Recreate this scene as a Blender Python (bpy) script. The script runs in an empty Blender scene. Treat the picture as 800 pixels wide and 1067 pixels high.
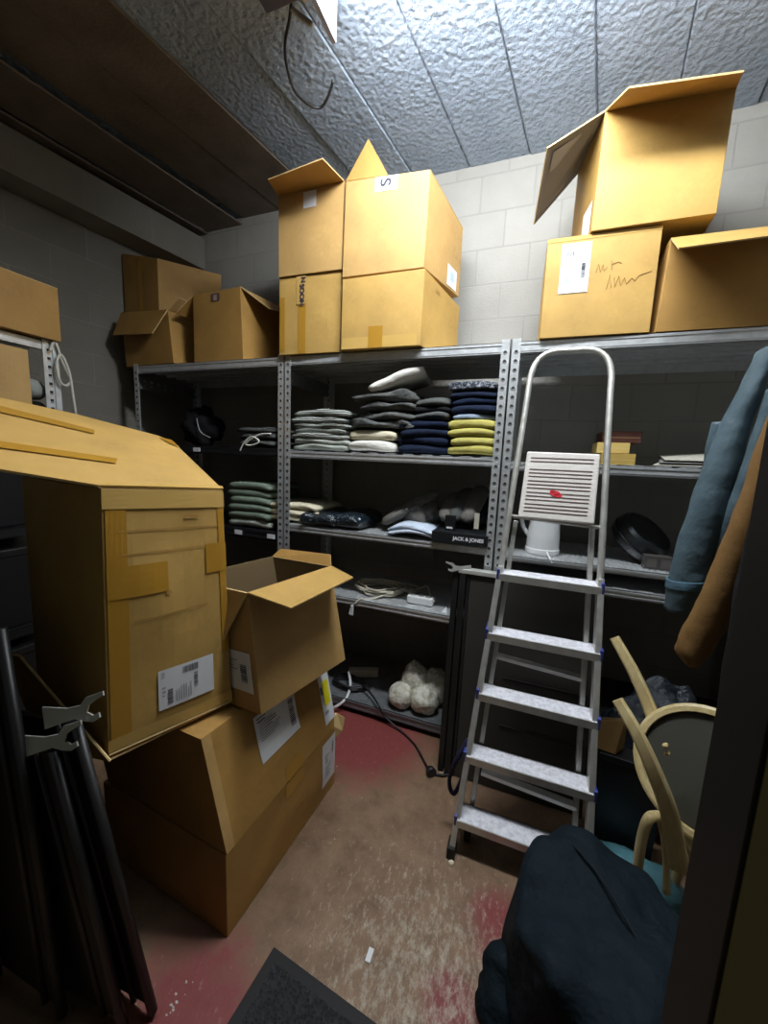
import bpy, bmesh, math, random
from mathutils import Vector, Matrix, noise as mnoise
import numpy as np
random.seed(7)
V = Vector
PI = math.pi
COL = bpy.context.scene.collection

# ------------------------------------------------------------------ camera
FPX = 395.0; IMW, IMH = 800.0, 1067.0
PITCH, YAW, ROLL = -0.13919275, 0.35614383, 0.04227143
CAMPOS = V((0, 0, 1.52))
def _rot():
    cx, sx = math.cos(PITCH), math.sin(PITCH); cy, sy = math.cos(YAW), math.sin(YAW); cz, sz = math.cos(ROLL), math.sin(ROLL)
    Rr = np.array([[cz, -sz, 0], [sz, cz, 0], [0, 0, 1]]); Rp = np.array([[1, 0, 0], [0, cx, sx], [0, -sx, cx]])
    B = np.array([[1, 0, 0], [0, 0, 1], [0, 1, 0]]); Rz = np.array([[cy, -sy, 0], [sy, cy, 0], [0, 0, 1]])
    return Rz @ B @ Rp @ Rr
RC = _rot()
def ray(u, v):
    d = RC @ np.array([u - 400, -(v - 533.5), FPX]); return V(d)
def at(u, v, X=None, Y=None, Z=None):
    """point of the room seen at picture position u, v on the given plane"""
    d = ray(u, v)
    t = Y / d.y if Y is not None else ((Z - CAMPOS.z) / d.z if Z is not None else X / d.x)
    return CAMPOS + d * t
def at_dist(u, v, P, L, far=False):
    d = ray(u, v).normalized(); o = CAMPOS - V(P)
    b = o.dot(d); c = o.dot(o) - L * L; q = b * b - c
    q = math.sqrt(q) if q > 0 else 0.0
    return CAMPOS + d * (-b + (q if far else -q))
cam_d = bpy.data.cameras.new('camera'); cam = bpy.data.objects.new('camera', cam_d); COL.objects.link(cam)
cam_d.sensor_fit = 'VERTICAL'; cam_d.sensor_height = 36.0; cam_d.lens = FPX / IMH * 36.0
cam_d.clip_start = 0.02; cam_d.clip_end = 50
m = Matrix.Identity(4)
for i in range(3):
    m[i][0] = RC[i, 0]; m[i][1] = RC[i, 1]; m[i][2] = -RC[i, 2]; m[i][3] = CAMPOS[i]
cam.matrix_world = m
bpy.context.scene.camera = cam

# ------------------------------------------------------------------ materials
MATS = {}
def mat(name, color=(.5, .5, .5), rough=.6, metal=0., spec=.5, build=None):
    if name in MATS: return MATS[name]
    mt = bpy.data.materials.new(name); mt.use_nodes = True
    nt = mt.node_tree; b = nt.nodes['Principled BSDF']
    b.inputs['Base Color'].default_value = (*color, 1); b.inputs['Roughness'].default_value = rough
    b.inputs['Metallic'].default_value = metal; b.inputs['Specular IOR Level'].default_value = spec
    if build: build(nt, b)
    MATS[name] = mt; return mt
def nd(nt, typ, **kw):
    n = nt.nodes.new(typ)
    for k, v in kw.items():
        if k in n.inputs: n.inputs[k].default_value = v
        else: setattr(n, k, v)
    return n
def mixcol(nt, fac, a, b):
    n = nt.nodes.new('ShaderNodeMix'); n.data_type = 'RGBA'
    if hasattr(fac, 'links'): nt.links.new(fac, n.inputs[0])
    else: n.inputs[0].default_value = fac
    for s, c in ((6, a), (7, b)):
        if hasattr(c, 'links'): nt.links.new(c, n.inputs[s])
        else: n.inputs[s].default_value = (*c, 1)
    return n.outputs[2]
def ramp(nt, src, p0, p1):
    n = nt.nodes.new('ShaderNodeMapRange'); n.inputs[1].default_value = p0; n.inputs[2].default_value = p1
    nt.links.new(src, n.inputs[0]); return n.outputs[0]
def coords(nt, kind='Object', scale=(1, 1, 1), loc=(0, 0, 0), rot=(0, 0, 0)):
    tc = nt.nodes.new('ShaderNodeTexCoord'); mp = nt.nodes.new('ShaderNodeMapping')
    mp.inputs['Scale'].default_value = scale; mp.inputs['Location'].default_value = loc; mp.inputs['Rotation'].default_value = rot
    nt.links.new(tc.outputs[kind], mp.inputs[0]); return mp.outputs[0]
def noi(nt, vec, scale, detail=4, rough=.55):
    n = nd(nt, 'ShaderNodeTexNoise', Scale=scale, Detail=detail, Roughness=rough); nt.links.new(vec, n.inputs['Vector']); return n.outputs['Fac']
def bump(nt, b, src, strength=.3, dist=.01):
    n = nd(nt, 'ShaderNodeBump', Strength=strength, Distance=dist); nt.links.new(src, n.inputs['Height']); nt.links.new(n.outputs[0], b.inputs['Normal']); return n

def cardboard(name, col, var=.12, rough=.62):
    def f(nt, b):
        v = coords(nt, scale=(1, 1, 1))
        n1 = noi(nt, v, 5, 4); n2 = noi(nt, v, 60, 3)
        dark = tuple(c * (1 - 2.2 * var) for c in col); lite = tuple(min(1, c * (1 + var)) for c in col)
        c1 = mixcol(nt, ramp(nt, n1, .3, .7), dark, lite)
        c2 = mixcol(nt, ramp(nt, n2, .35, .75), c1, tuple(c * .93 for c in col))
        nt.links.new(c2, b.inputs['Base Color'])
        v2 = coords(nt, scale=(1, 1, .02)); w = noi(nt, v2, 140, 2)
        bump(nt, b, w, .08, .004)
    return mat(name, col, rough, build=f, spec=.35)
CB = cardboard('cardboard', (.54, .335, .12))
CB2 = cardboard('cardboard_brown', (.44, .245, .065))
CB3 = cardboard('cardboard_yellow', (.54, .335, .095))
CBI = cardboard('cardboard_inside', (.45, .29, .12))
CBE = mat('cardboard_edge', (.70, .50, .22), .8)
TAPE = mat('parcel_tape', (.46, .24, .03), .22, spec=.6)
TAPEC = mat('clear_tape', (.62, .40, .12), .12, spec=.8)
PAPER = mat('paper', (.80, .82, .84), .6)
INK = mat('ink', (.03, .03, .05), .6)
INKG = mat('ink_grey', (.35, .37, .42), .6)
YEL = mat('yellow_marker', (.85, .78, .02), .5)
def galv(name, c, rough=.38):
    def f(nt, b):
        v = coords(nt); n = noi(nt, v, 30, 4)
        nt.links.new(mixcol(nt, n, tuple(x * .6 for x in c), c), b.inputs['Base Color'])
        r = nd(nt, 'ShaderNodeMapRange'); r.inputs[3].default_value = rough - .1; r.inputs[4].default_value = rough + .2
        nt.links.new(n, r.inputs[0]); nt.links.new(r.outputs[0], b.inputs['Roughness'])
    return mat(name, c, rough, .6, build=f)
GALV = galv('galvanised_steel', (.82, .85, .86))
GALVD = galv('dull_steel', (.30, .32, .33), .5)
DARKM = mat('shelf_steel_darkened', (.022, .023, .025), .45, .3)
HOLE = mat('hole_dark', (.01, .01, .01), .8)
RIMM = mat('hole_rim', (.85, .87, .88), .25, .8)
ALU = galv('aluminium', (.80, .80, .74), .34)
def tread(nt, b):
    v = coords(nt); n = noi(nt, v, 55, 4, .7)
    nt.links.new(mixcol(nt, ramp(nt, n, .35, .6), (.62, .62, .66), (.88, .88, .93)), b.inputs['Base Color'])
    v2 = coords(nt, scale=(1, 1, 1)); w = nd(nt, 'ShaderNodeTexWave', Scale=60.0); w.bands_direction = 'Y'; nt.links.new(v2, w.inputs[0]); bump(nt, b, w.outputs['Fac'], .2, .002)
TREAD = mat('tread_white', (.85, .85, .9), .5, build=tread)
BLUEP = mat('blue_plastic', (.05, .07, .32), .4)
BLKP = mat('black_plastic', (.012, .012, .013), .4)
BLKR = mat('black_rubber', (.01, .01, .01), .7)
CHROME = mat('chrome', (.75, .75, .70), .3, .5)
def blackmetal(nt, b):
    v = coords(nt, scale=(1, 1, .3)); n = noi(nt, v, 14, 5)
    nt.links.new(mixcol(nt, n, (.007, .007, .007), (.024, .024, .022)), b.inputs['Base Color'])
BLKM = mat('black_metal', (.03, .03, .03), .42, .2, build=blackmetal)
PANELG = mat('panel_dark', (.05, .047, .04), .45, .2)
WHITEP = mat('white_plastic', (.80, .82, .82), .3)
BEIGEP = mat('beige_plastic', (.62, .58, .46), .4)
def fabric(name, c, sc=220, var=.35, rough=.95, spec=.15, st=.25):
    def f(nt, b):
        v = coords(nt); n = noi(nt, v, 14, 4); n2 = noi(nt, v, sc, 2)
        c1 = mixcol(nt, ramp(nt, n, .25, .75), tuple(x * (1 - var) for x in c), c)
        nt.links.new(mixcol(nt, n2, c1, tuple(min(1, x * 1.25) for x in c)), b.inputs['Base Color'])
        n5 = noi(nt, coords(nt, scale=(1, 1, 1.8)), 19, 4, .55); ad = nd(nt, 'ShaderNodeMath', operation='MULTIPLY_ADD'); ad.inputs[1].default_value = .12; nt.links.new(n2, ad.inputs[0]); nt.links.new(n5, ad.inputs[2])
        bump(nt, b, ad.outputs[0], .12 + st * .9, .02)
    return mat(name, c, rough, build=f, spec=spec)
def striped(nt, b):
    v = coords(nt); w = nd(nt, 'ShaderNodeTexWave', Scale=24.0, Distortion=4.0); w.bands_direction = 'Z'; nt.links.new(v, w.inputs[0])
    nt.links.new(mixcol(nt, ramp(nt, w.outputs['Fac'], .3, .5), (.07, .075, .07), (.40, .42, .38)), b.inputs['Base Color'])
F_STRIPE = mat('cloth_striped', (.4, .4, .4), .95, build=striped)
F_GREY = fabric('cloth_grey', (.30, .32, .29))
F_SAGE = fabric('cloth_sage', (.20, .25, .19))
F_PALE = fabric('cloth_pale', (.42, .45, .40))
F_CREAM = fabric('cloth_cream', (.72, .66, .48))
F_WHITE = fabric('cloth_white', (.78, .77, .70))
F_NAVY = fabric('cloth_navy', (.012, .018, .038))
F_NAVY2 = fabric('cloth_navy_dark', (.010, .016, .038))
F_MUST = fabric('cloth_mustard', (.44, .39, .11))
F_CHAR = fabric('cloth_charcoal', (.085, .09, .085), var=.6)
def jeansf(nt, b):
    v = coords(nt, scale=(1, 1, 1.6)); n = noi(nt, v, 16, 5, .6); n2 = noi(nt, v, 150, 2)
    c = mixcol(nt, ramp(nt, n, .35, .68), (.022, .024, .024), (.20, .205, .19)); nt.links.new(mixcol(nt, n2, c, (.08, .085, .085)), b.inputs['Base Color']); bump(nt, b, n, .7, .02)
F_JEANS = mat('cloth_jeans', (.1, .1, .1), .95, build=jeansf, spec=.15)
F_BLACK = fabric('cloth_black', (.012, .012, .013))
F_SLATE = fabric('cloth_slate', (.26, .32, .40))
F_LBLUE = fabric('cloth_light_blue', (.55, .63, .74))
F_TAUPE = fabric('cloth_taupe', (.14, .132, .118), st=.5)
def fringe(nt, b):
    v = coords(nt, scale=(1, .4, 1)); n = noi(nt, v, 90, 4, .8)
    nt.links.new(mixcol(nt, ramp(nt, n, .5, .62), (.03, .04, .06), (.45, .47, .50)), b.inputs['Base Color'])
F_FRING = mat('cloth_fringed', (.2, .2, .2), .95, build=fringe)
def puffer(nt, b):
    v = coords(nt); n = noi(nt, v, 6, 5); n2 = noi(nt, v, 11, 4, .5)
    nt.links.new(mixcol(nt, n, (.055, .09, .11), (.10, .15, .175)), b.inputs['Base Color']); bump(nt, b, n2, .4, .03)
F_JKBLUE = mat('jacket_blue', (.09, .14, .17), .5, spec=.3, build=puffer)
F_JKTAN = fabric('jacket_tan', (.19, .105, .036), sc=240, var=.35, rough=.85, st=.02)
def navyf(nt, b):
    v = coords(nt); n = noi(nt, v, 7, 5); n2 = noi(nt, v, 9, 4, .5)
    nt.links.new(mixcol(nt, n, (.003, .008, .012), (.007, .016, .023)), b.inputs['Base Color']); bump(nt, b, n2, .6, .05)
F_JKNAVY = mat('jacket_navy', (.005, .012, .018), .8, spec=.2, build=navyf)
F_TEAL = fabric('bag_teal', (.10, .26, .30), sc=60, rough=.4, spec=.5, st=.1)
def plasticwrap(nt, b):
    v = coords(nt); n = noi(nt, v, 45, 6, .75)
    nt.links.new(mixcol(nt, ramp(nt, n, .56, .68), (.012, .02, .028), (.16, .20, .24)), b.inputs['Base Color']); bump(nt, b, n, .6, .01)
WRAP = mat('plastic_wrapped_cloth', (.02, .03, .04), .18, build=plasticwrap, spec=.8)
BINBAG = mat('bin_bag', (.010, .016, .022), .22, spec=.7, build=lambda nt, b: bump(nt, b, noi(nt, coords(nt), 16, 6, .7), .7, .03))
def whitebag(nt, b):
    v = coords(nt); n = noi(nt, v, 30, 5, .7); nt.links.new(mixcol(nt, ramp(nt, n, .35, .6), (.45, .42, .30), (.85, .83, .72)), b.inputs['Base Color']); bump(nt, b, n, .7, .02)
WBAG = mat('cloudy_bag', (.8, .8, .7), .35, build=whitebag)
def woodf(nt, b):
    v = coords(nt, scale=(6, 6, 1)); n = noi(nt, v, 9, 5); nt.links.new(mixcol(nt, ramp(nt, n, .3, .7), (.60, .46, .20), (.76, .63, .33)), b.inputs['Base Color'])
WOOD = mat('pale_wood', (.7, .56, .28), .4, build=woodf)
SEATD = mat('seat_panel_dark', (.06, .06, .045), .6)
GLASSW = mat('label_white', (.75, .76, .78), .4)
RED = mat('red_mark', (.75, .03, .05), .5)

def wallmat(name, base, mort, bw, off=(0, 0)):
    def f(nt, b):
        tc = nt.nodes.new('ShaderNodeTexCoord'); sp = nt.nodes.new('ShaderNodeSeparateXYZ'); cb = nt.nodes.new('ShaderNodeCombineXYZ')
        nt.links.new(tc.outputs['Object'], sp.inputs[0]); nt.links.new(sp.outputs[0], cb.inputs[0]); nt.links.new(sp.outputs[2], cb.inputs[1])
        mp = nt.nodes.new('ShaderNodeMapping'); mp.inputs['Location'].default_value = (off[0], off[1], 0); nt.links.new(cb.outputs[0], mp.inputs[0])
        br = nd(nt, 'ShaderNodeTexBrick', Scale=1.0); br.inputs['Mortar Size'].default_value = .005; br.inputs['Mortar Smooth'].default_value = .4
        br.inputs['Brick Width'].default_value = bw; br.inputs['Row Height'].default_value = .2
        for k, c in (('Color1', base), ('Color2', tuple(x * .9 for x in base)), ('Mortar', mort)): br.inputs[k].default_value = (*c, 1)
        nt.links.new(mp.outputs[0], br.inputs['Vector'])
        n = noi(nt, tc.outputs['Object'], 3, 6); n2 = noi(nt, tc.outputs['Object'], 70, 4, .7)
        c = mixcol(nt, ramp(nt, n, .35, .75), br.outputs['Color'], tuple(x * .8 for x in base))
        nt.links.new(c, b.inputs['Base Color'])
        mth = nd(nt, 'ShaderNodeMath', operation='MULTIPLY_ADD'); mth.inputs[1].default_value = -.9
        nt.links.new(br.outputs['Fac'], mth.inputs[0]); nt.links.new(n2, mth.inputs[2]); bump(nt, b, mth.outputs[0], .5, .006)
    return mat(name, base, .85, build=f, spec=.25)
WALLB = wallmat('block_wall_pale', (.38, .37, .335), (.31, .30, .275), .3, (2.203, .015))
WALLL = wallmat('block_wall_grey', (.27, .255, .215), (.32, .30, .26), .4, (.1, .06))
def ceilf(nt, b):
    v = coords(nt); vo = nd(nt, 'ShaderNodeTexVoronoi', Scale=42.0); vo.feature = 'SMOOTH_F1'; nt.links.new(v, vo.inputs['Vector'])
    n = noi(nt, v, 55, 5, .65); n3 = noi(nt, v, 4, 4)
    nt.links.new(mixcol(nt, ramp(nt, n3, .3, .7), (.33, .40, .50), (.44, .52, .63)), b.inputs['Base Color'])
    mth = nd(nt, 'ShaderNodeMath', operation='ADD'); nt.links.new(vo.outputs[0], mth.inputs[0]); nt.links.new(n, mth.inputs[1]); bump(nt, b, mth.outputs[0], .9, .022)
CEIL = mat('ceiling_stucco', (.4, .43, .47), .36, build=ceilf, spec=.6)
def floorf(nt, b):
    v = coords(nt); n1 = noi(nt, v, 2.6, 6, .65); n2 = noi(nt, v, 9, 6, .7); n3 = noi(nt, coords(nt, scale=(1.5, .75, 1), rot=(0, 0, .25)), 30, 7, .78); n4 = noi(nt, v, 140, 3, .7)
    base = mixcol(nt, ramp(nt, n2, .3, .7), (.16, .095, .05), (.31, .195, .115))
    # red paint kept in patches: two big patches and noise
    tot = None
    for (px_, py_, r0, r1) in ((-.72, 1.80, .12, .48), (-.06, .90, .02, .13), (-.74, .60, .0, .30), (.05, 1.15, .0, .18)):
        vm = nd(nt, 'ShaderNodeVectorMath', operation='DISTANCE'); nt.links.new(v, vm.inputs[0]); vm.inputs[1].default_value = (px_, py_, 0)
        rr = nd(nt, 'ShaderNodeMapRange'); rr.inputs[1].default_value = r1; rr.inputs[2].default_value = r0; nt.links.new(vm.outputs['Value'], rr.inputs[0])
        if tot is None: tot = rr.outputs[0]
        else:
            mx = nd(nt, 'ShaderNodeMath', operation='MAXIMUM'); nt.links.new(tot, mx.inputs[0]); nt.links.new(rr.outputs[0], mx.inputs[1]); tot = mx.outputs[0]
    a = nd(nt, 'ShaderNodeMath', operation='ADD'); nt.links.new(tot, a.inputs[0]); nt.links.new(n2, a.inputs[1])
    aw = nd(nt, 'ShaderNodeMath', operation='MULTIPLY_ADD'); aw.inputs[1].default_value = .55; nt.links.new(n3, aw.inputs[0]); nt.links.new(a.outputs[0], aw.inputs[2])
    redm = ramp(nt, aw.outputs[0], .95, 1.45)
    c1 = mixcol(nt, redm, base, mixcol(nt, n3, (.17, .022, .022), (.30, .075, .065)))
    # worn pale scuffs, more of them near the door
    vm = nd(nt, 'ShaderNodeVectorMath', operation='DISTANCE'); nt.links.new(v, vm.inputs[0]); vm.inputs[1].default_value = (-.15, .92, 0)
    near = nd(nt, 'ShaderNodeMapRange'); near.inputs[1].default_value = .55; near.inputs[2].default_value = .1; near.inputs[3].default_value = .0; near.inputs[4].default_value = .16; nt.links.new(vm.outputs['Value'], near.inputs[0])
    s = nd(nt, 'ShaderNodeMath', operation='ADD'); nt.links.new(n3, s.inputs[0]); nt.links.new(near.outputs[0], s.inputs[1])
    c2 = mixcol(nt, ramp(nt, s.outputs[0], .60, .86), c1, (.56, .50, .38))
    c3 = mixcol(nt, ramp(nt, n4, .60, .75), c2, (.10, .06, .045))
    nt.links.new(c3, b.inputs['Base Color']); bump(nt, b, n3, .35, .006)
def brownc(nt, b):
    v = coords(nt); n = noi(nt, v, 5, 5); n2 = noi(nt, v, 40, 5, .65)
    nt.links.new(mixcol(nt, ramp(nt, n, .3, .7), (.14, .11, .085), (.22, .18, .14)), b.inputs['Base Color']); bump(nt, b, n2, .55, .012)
CEILB = mat('ceiling_brown', (.2, .16, .12), .6, build=brownc, spec=.3)  # darker brown with a weaker bump, for the leftmost planks
FLOOR = mat('floor_worn_paint', (.3, .2, .12), .55, build=floorf)
def matf(nt, b):
    v = coords(nt); w = nd(nt, 'ShaderNodeTexVoronoi', Scale=110.0); nt.links.new(v, w.inputs['Vector']); bump(nt, b, w.outputs[0], .9, .01)
    nt.links.new(mixcol(nt, w.outputs[0], (.008, .009, .010), (.035, .04, .042)), b.inputs['Base Color'])
DOORM = mat('doormat_pile', (.02, .022, .024), .8, build=matf)
JAMB = mat('jamb_black', (.006, .0055, .004), .55, spec=.25)
OLIVE = mat('olive_paint', (.40, .34, .15), .8)

# ------------------------------------------------------------------ mesh helpers
class MB:
    def __init__(s): s.v = []; s.f = []; s.m = []
    def add(s, verts, faces, mi=0):
        o = len(s.v); s.v += [V(p) for p in verts]
        for f in faces: s.f.append([i + o for i in f]); s.m.append(mi)
        return s
    def quad(s, a, b, c, d, mi=0): return s.add([a, b, c, d], [(0, 1, 2, 3)], mi)
    def box(s, x0, y0, z0, x1, y1, z1, mi=0):
        p = [(x0, y0, z0), (x1, y0, z0), (x1, y1, z0), (x0, y1, z0), (x0, y0, z1), (x1, y0, z1), (x1, y1, z1), (x0, y1, z1)]
        return s.hexa(p, mi)
    def hexa(s, p, mi=0):
        return s.add(p, [(0, 3, 2, 1), (4, 5, 6, 7), (0, 1, 5, 4), (1, 2, 6, 5), (2, 3, 7, 6), (3, 0, 4, 7)], mi)
    def bar(s, a, b, w, h, up=(0, 0, 1), mi=0):
        a, b = V(a), V(b); d = (b - a).normalized(); r = d.cross(V(up)).normalized() * (w / 2); u = r.cross(d).normalized() * (h / 2)
        return s.hexa([a - r - u, a + r - u, b + r - u, b - r - u, a - r + u, a + r + u, b + r + u, b - r + u], mi)
    def board(s, pts, th, mi=0, me=None):
        pts = [V(p) for p in pts]; n = V((0, 0, 0))
        for i in range(len(pts)): n += (pts[i] - pts[0]).cross(pts[(i + 1) % len(pts)] - pts[0])
        n = n.normalized() * (th / 2); k = len(pts)
        s.add([p + n for p in pts] + [p - n for p in pts], [tuple(range(k)), tuple(range(2 * k - 1, k - 1, -1))], mi)
        s.add([p + n for p in pts] + [p - n for p in pts], [(i, i + k, (i + 1) % k + k, (i + 1) % k) for i in range(k)], mi if me is None else me)
        return s
    def rings(s, rings, cap=True, mi=0, closed=True):
        o = len(s.v); n = len(rings[0])
        for r in rings: s.v += [V(p) for p in r]
        for i in range(len(rings) - 1):
            for j in range(n if closed else n - 1):
                a = o + i * n + j; b = o + i * n + (j + 1) % n
                s.f.append([a, b, b + n, a + n]); s.m.append(mi)
        if cap:
            s.f.append([o + j for j in range(n)][::-1]); s.m.append(mi)
            s.f.append([o + (len(rings) - 1) * n + j for j in range(n)]); s.m.append(mi)
        return s
    def tube(s, pts, r, n=8, mi=0, smooth=0, sq=None):
        pts = [V(p) for p in pts]
        if smooth: pts = catmull(pts, smooth)
        rs = r if isinstance(r, (list, tuple)) else [r] * len(pts)
        if len(rs) != len(pts): rs = [rs[0] + (rs[-1] - rs[0]) * i / (len(pts) - 1) for i in range(len(pts))]
        out = []; ref = None
        for i, p in enumerate(pts):
            d = (pts[min(i + 1, len(pts) - 1)] - pts[max(i - 1, 0)]).normalized()
            if ref is None: ref = d.orthogonal().normalized()
            ref = (ref - d * ref.dot(d)).normalized(); bi = d.cross(ref)
            out.append([p + (ref * math.cos(2 * PI * k / n) + bi * math.sin(2 * PI * k / n)) * rs[i] for k in range(n)])
        return s.rings(out, True, mi)
    def lathe(s, prof, c, n=32, axis=(0, 0, 1), mi=0):
        ax = V(axis).normalized(); e1 = ax.orthogonal().normalized(); e2 = ax.cross(e1); c = V(c)
        return s.rings([[c + ax * z + (e1 * math.cos(2 * PI * k / n) + e2 * math.sin(2 * PI * k / n)) * max(r, 1e-4) for k in range(n)] for r, z in prof], True, mi)
    def ringlathe(s, prof, c, n=32, axis=(0, 0, 1), mi=0):
        ax = V(axis).normalized(); e1 = ax.orthogonal().normalized(); e2 = ax.cross(e1); c = V(c); prof = list(prof) + [prof[0]]
        return s.rings([[c + ax * z + (e1 * math.cos(2 * PI * k / n) + e2 * math.sin(2 * PI * k / n)) * r for k in range(n)] for r, z in prof], False, mi)
    def build(s, name, mats, parent=None, loc=None, smooth=False, bevel=0, subd=0, fixn=True):
        if not isinstance(mats, (list, tuple)): mats = [mats]
        base = V(loc) if loc is not None else V((0, 0, 0))
        off = base.copy()
        if parent is not None:
            q = parent
            while q is not None: off = off + q.location; q = q.parent
        me = bpy.data.meshes.new(name)
        me.from_pydata([tuple(p - off) for p in s.v], [], s.f)
        for x in mats: me.materials.append(x)
        me.polygons.foreach_set('material_index', s.m)
        bm = bmesh.new(); bm.from_mesh(me); bmesh.ops.remove_doubles(bm, verts=bm.verts, dist=1e-5)
        if fixn: bmesh.ops.recalc_face_normals(bm, faces=bm.faces)
        bm.to_mesh(me); bm.free()
        if smooth: me.polygons.foreach_set('use_smooth', [True] * len(me.polygons))
        me.update()
        o = bpy.data.objects.new(name, me); COL.objects.link(o); o.location = base
        if parent is not None: o.parent = parent
        if bevel:
            md = o.modifiers.new('bevel', 'BEVEL'); md.width = bevel; md.segments = 2; md.limit_method = 'ANGLE'
        if subd:
            md = o.modifiers.new('subd', 'SUBSURF'); md.levels = subd; md.render_levels = subd
        return o
def catmull(P, k):
    out = []
    for i in range(len(P) - 1):
        p0 = P[max(i - 1, 0)]; p1 = P[i]; p2 = P[i + 1]; p3 = P[min(i + 2, len(P) - 1)]
        for j in range(k):
            t = j / k
            out.append(.5 * ((2 * p1) + (p2 - p0) * t + (2 * p0 - 5 * p1 + 4 * p2 - p3) * t * t + (3 * p1 - p0 - 3 * p2 + p3) * t ** 3))
    out.append(P[-1]); return out
def tag(o, label, cat, group=None, kind=None):
    o['label'] = label; o['category'] = cat
    if group: o['group'] = group
    if kind: o['kind'] = kind
    return o
def thing(name, loc, label, cat, group=None):
    o = bpy.data.objects.new(name, None); COL.objects.link(o); o.location = V(loc); o.empty_display_size = .05
    return tag(o, label, cat, group)
def struct(o):
    o['kind'] = 'structure'; return o
def nz(p, s=1.0, seed=0): return mnoise.noise(V((p[0] * s + seed * 7.13, p[1] * s - seed * 3.7, p[2] * s + seed * 1.9)))
def text_mesh(name, body, origin, xdir, ydir, size, mt, parent, bold=.0, stretch=1.0):
    cu = bpy.data.curves.new(name + '_c', 'FONT'); cu.body = body; cu.size = size; cu.align_x = 'CENTER'; cu.align_y = 'CENTER'; cu.offset = bold; cu.extrude = .0004
    t = bpy.data.objects.new(name + '_t', cu); COL.objects.link(t)
    dg = bpy.context.evaluated_depsgraph_get(); me = bpy.data.meshes.new_from_object(t.evaluated_get(dg))
    bpy.data.objects.remove(t)
    xd = V(xdir).normalized(); yd = V(ydir); yd = (yd - xd * yd.dot(xd)).normalized(); zd = xd.cross(yd)
    off = V((0, 0, 0)); q = parent
    while q is not None: off = off + q.location; q = q.parent
    for v in me.vertices:
        c = v.co.copy(); v.co = V(origin) + xd * (c.x * stretch) + yd * c.y + zd * c.z - off
    me.materials.clear(); me.materials.append(mt)
    o = bpy.data.objects.new(name, me); COL.objects.link(o); o.parent = parent
    return o

# ------------------------------------------------------------------ room shell
WX, WY = V((.159, .987, 0)).normalized(), None
HC = 3.25
LAMP = 86.0
def build_room():
    b = MB(); b.quad((-3.4, -.4, 0), (1.5, -.4, 0), (1.5, 2.7, 0), (-3.4, 2.7, 0)); b.box(-3.4, -.4, -.1, 1.5, 2.7, -.002); struct(b.build('floor', FLOOR))
    b = MB(); b.box(-3.3, 2.5, 0, 1.4, 2.62, HC + .1); struct(b.build('wall_back', WALLB))
    # left wall, in its own rotated frame so that the block courses run along it
    def rotated(name, x0, y0, x1, y1, z0, z1, mt, org):
        mb = MB(); mb.box(x0, y0, z0, x1, y1, z1); o = mb.build(name, mt); o.location = org
        o.rotation_euler = (0, 0, math.atan2(WX.y, WX.x)); return struct(o)
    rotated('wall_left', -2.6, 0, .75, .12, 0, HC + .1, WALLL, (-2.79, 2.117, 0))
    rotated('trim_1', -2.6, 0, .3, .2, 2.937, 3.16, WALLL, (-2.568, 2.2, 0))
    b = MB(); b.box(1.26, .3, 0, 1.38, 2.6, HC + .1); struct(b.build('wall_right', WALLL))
    b = MB(); b.box(-3.4, .40, 0, -1.3, .46, HC + .1); b.box(.213, .40, 0, 1.38, .46, HC + .1); b.box(-1.3, .40, 2.4, .213, .46, HC + .1)
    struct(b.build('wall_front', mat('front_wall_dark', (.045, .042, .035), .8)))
    b = MB(); b.box(.212, .3905, 0, 1.38, .399, 2.4); struct(b.build('trim_4', OLIVE))
    b = MB(); b.box(.208, .391, 0, .212, .474, 2.4); struct(b.build('trim_2', JAMB, bevel=.002))
    b = MB(); b.box(-1.299, .391, 0, -1.29, .474, 2.4); struct(b.build('trim_3', JAMB, bevel=.002))
    # ceiling of cast planks, 33 cm wide, laid along the left wall's direction
    b = MB(); n = V((WX.y, -WX.x, 0)); org = V((-.155, 2.43, 0))
    for i in range(-9, 6):
        a0 = org + n * (i * .33 + .001); a1 = org + n * ((i + 1) * .33 - .001)
        dz = random.uniform(-.006, .006) if i > -7 else (-.045 if i == -7 else -.06)
        lo = [a0 - WX * 2.9, a1 - WX * 2.9, a1 + WX * .5, a0 + WX * .5]
        g = n * .005
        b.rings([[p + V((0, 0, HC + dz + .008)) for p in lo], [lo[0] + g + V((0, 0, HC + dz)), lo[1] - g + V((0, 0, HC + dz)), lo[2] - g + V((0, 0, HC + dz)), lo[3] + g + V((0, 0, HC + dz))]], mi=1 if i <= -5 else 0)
    b.box(-3.6, -.6, HC + .01, 1.8, 2.9, HC + .1)
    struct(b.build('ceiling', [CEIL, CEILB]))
build_room()

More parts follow.
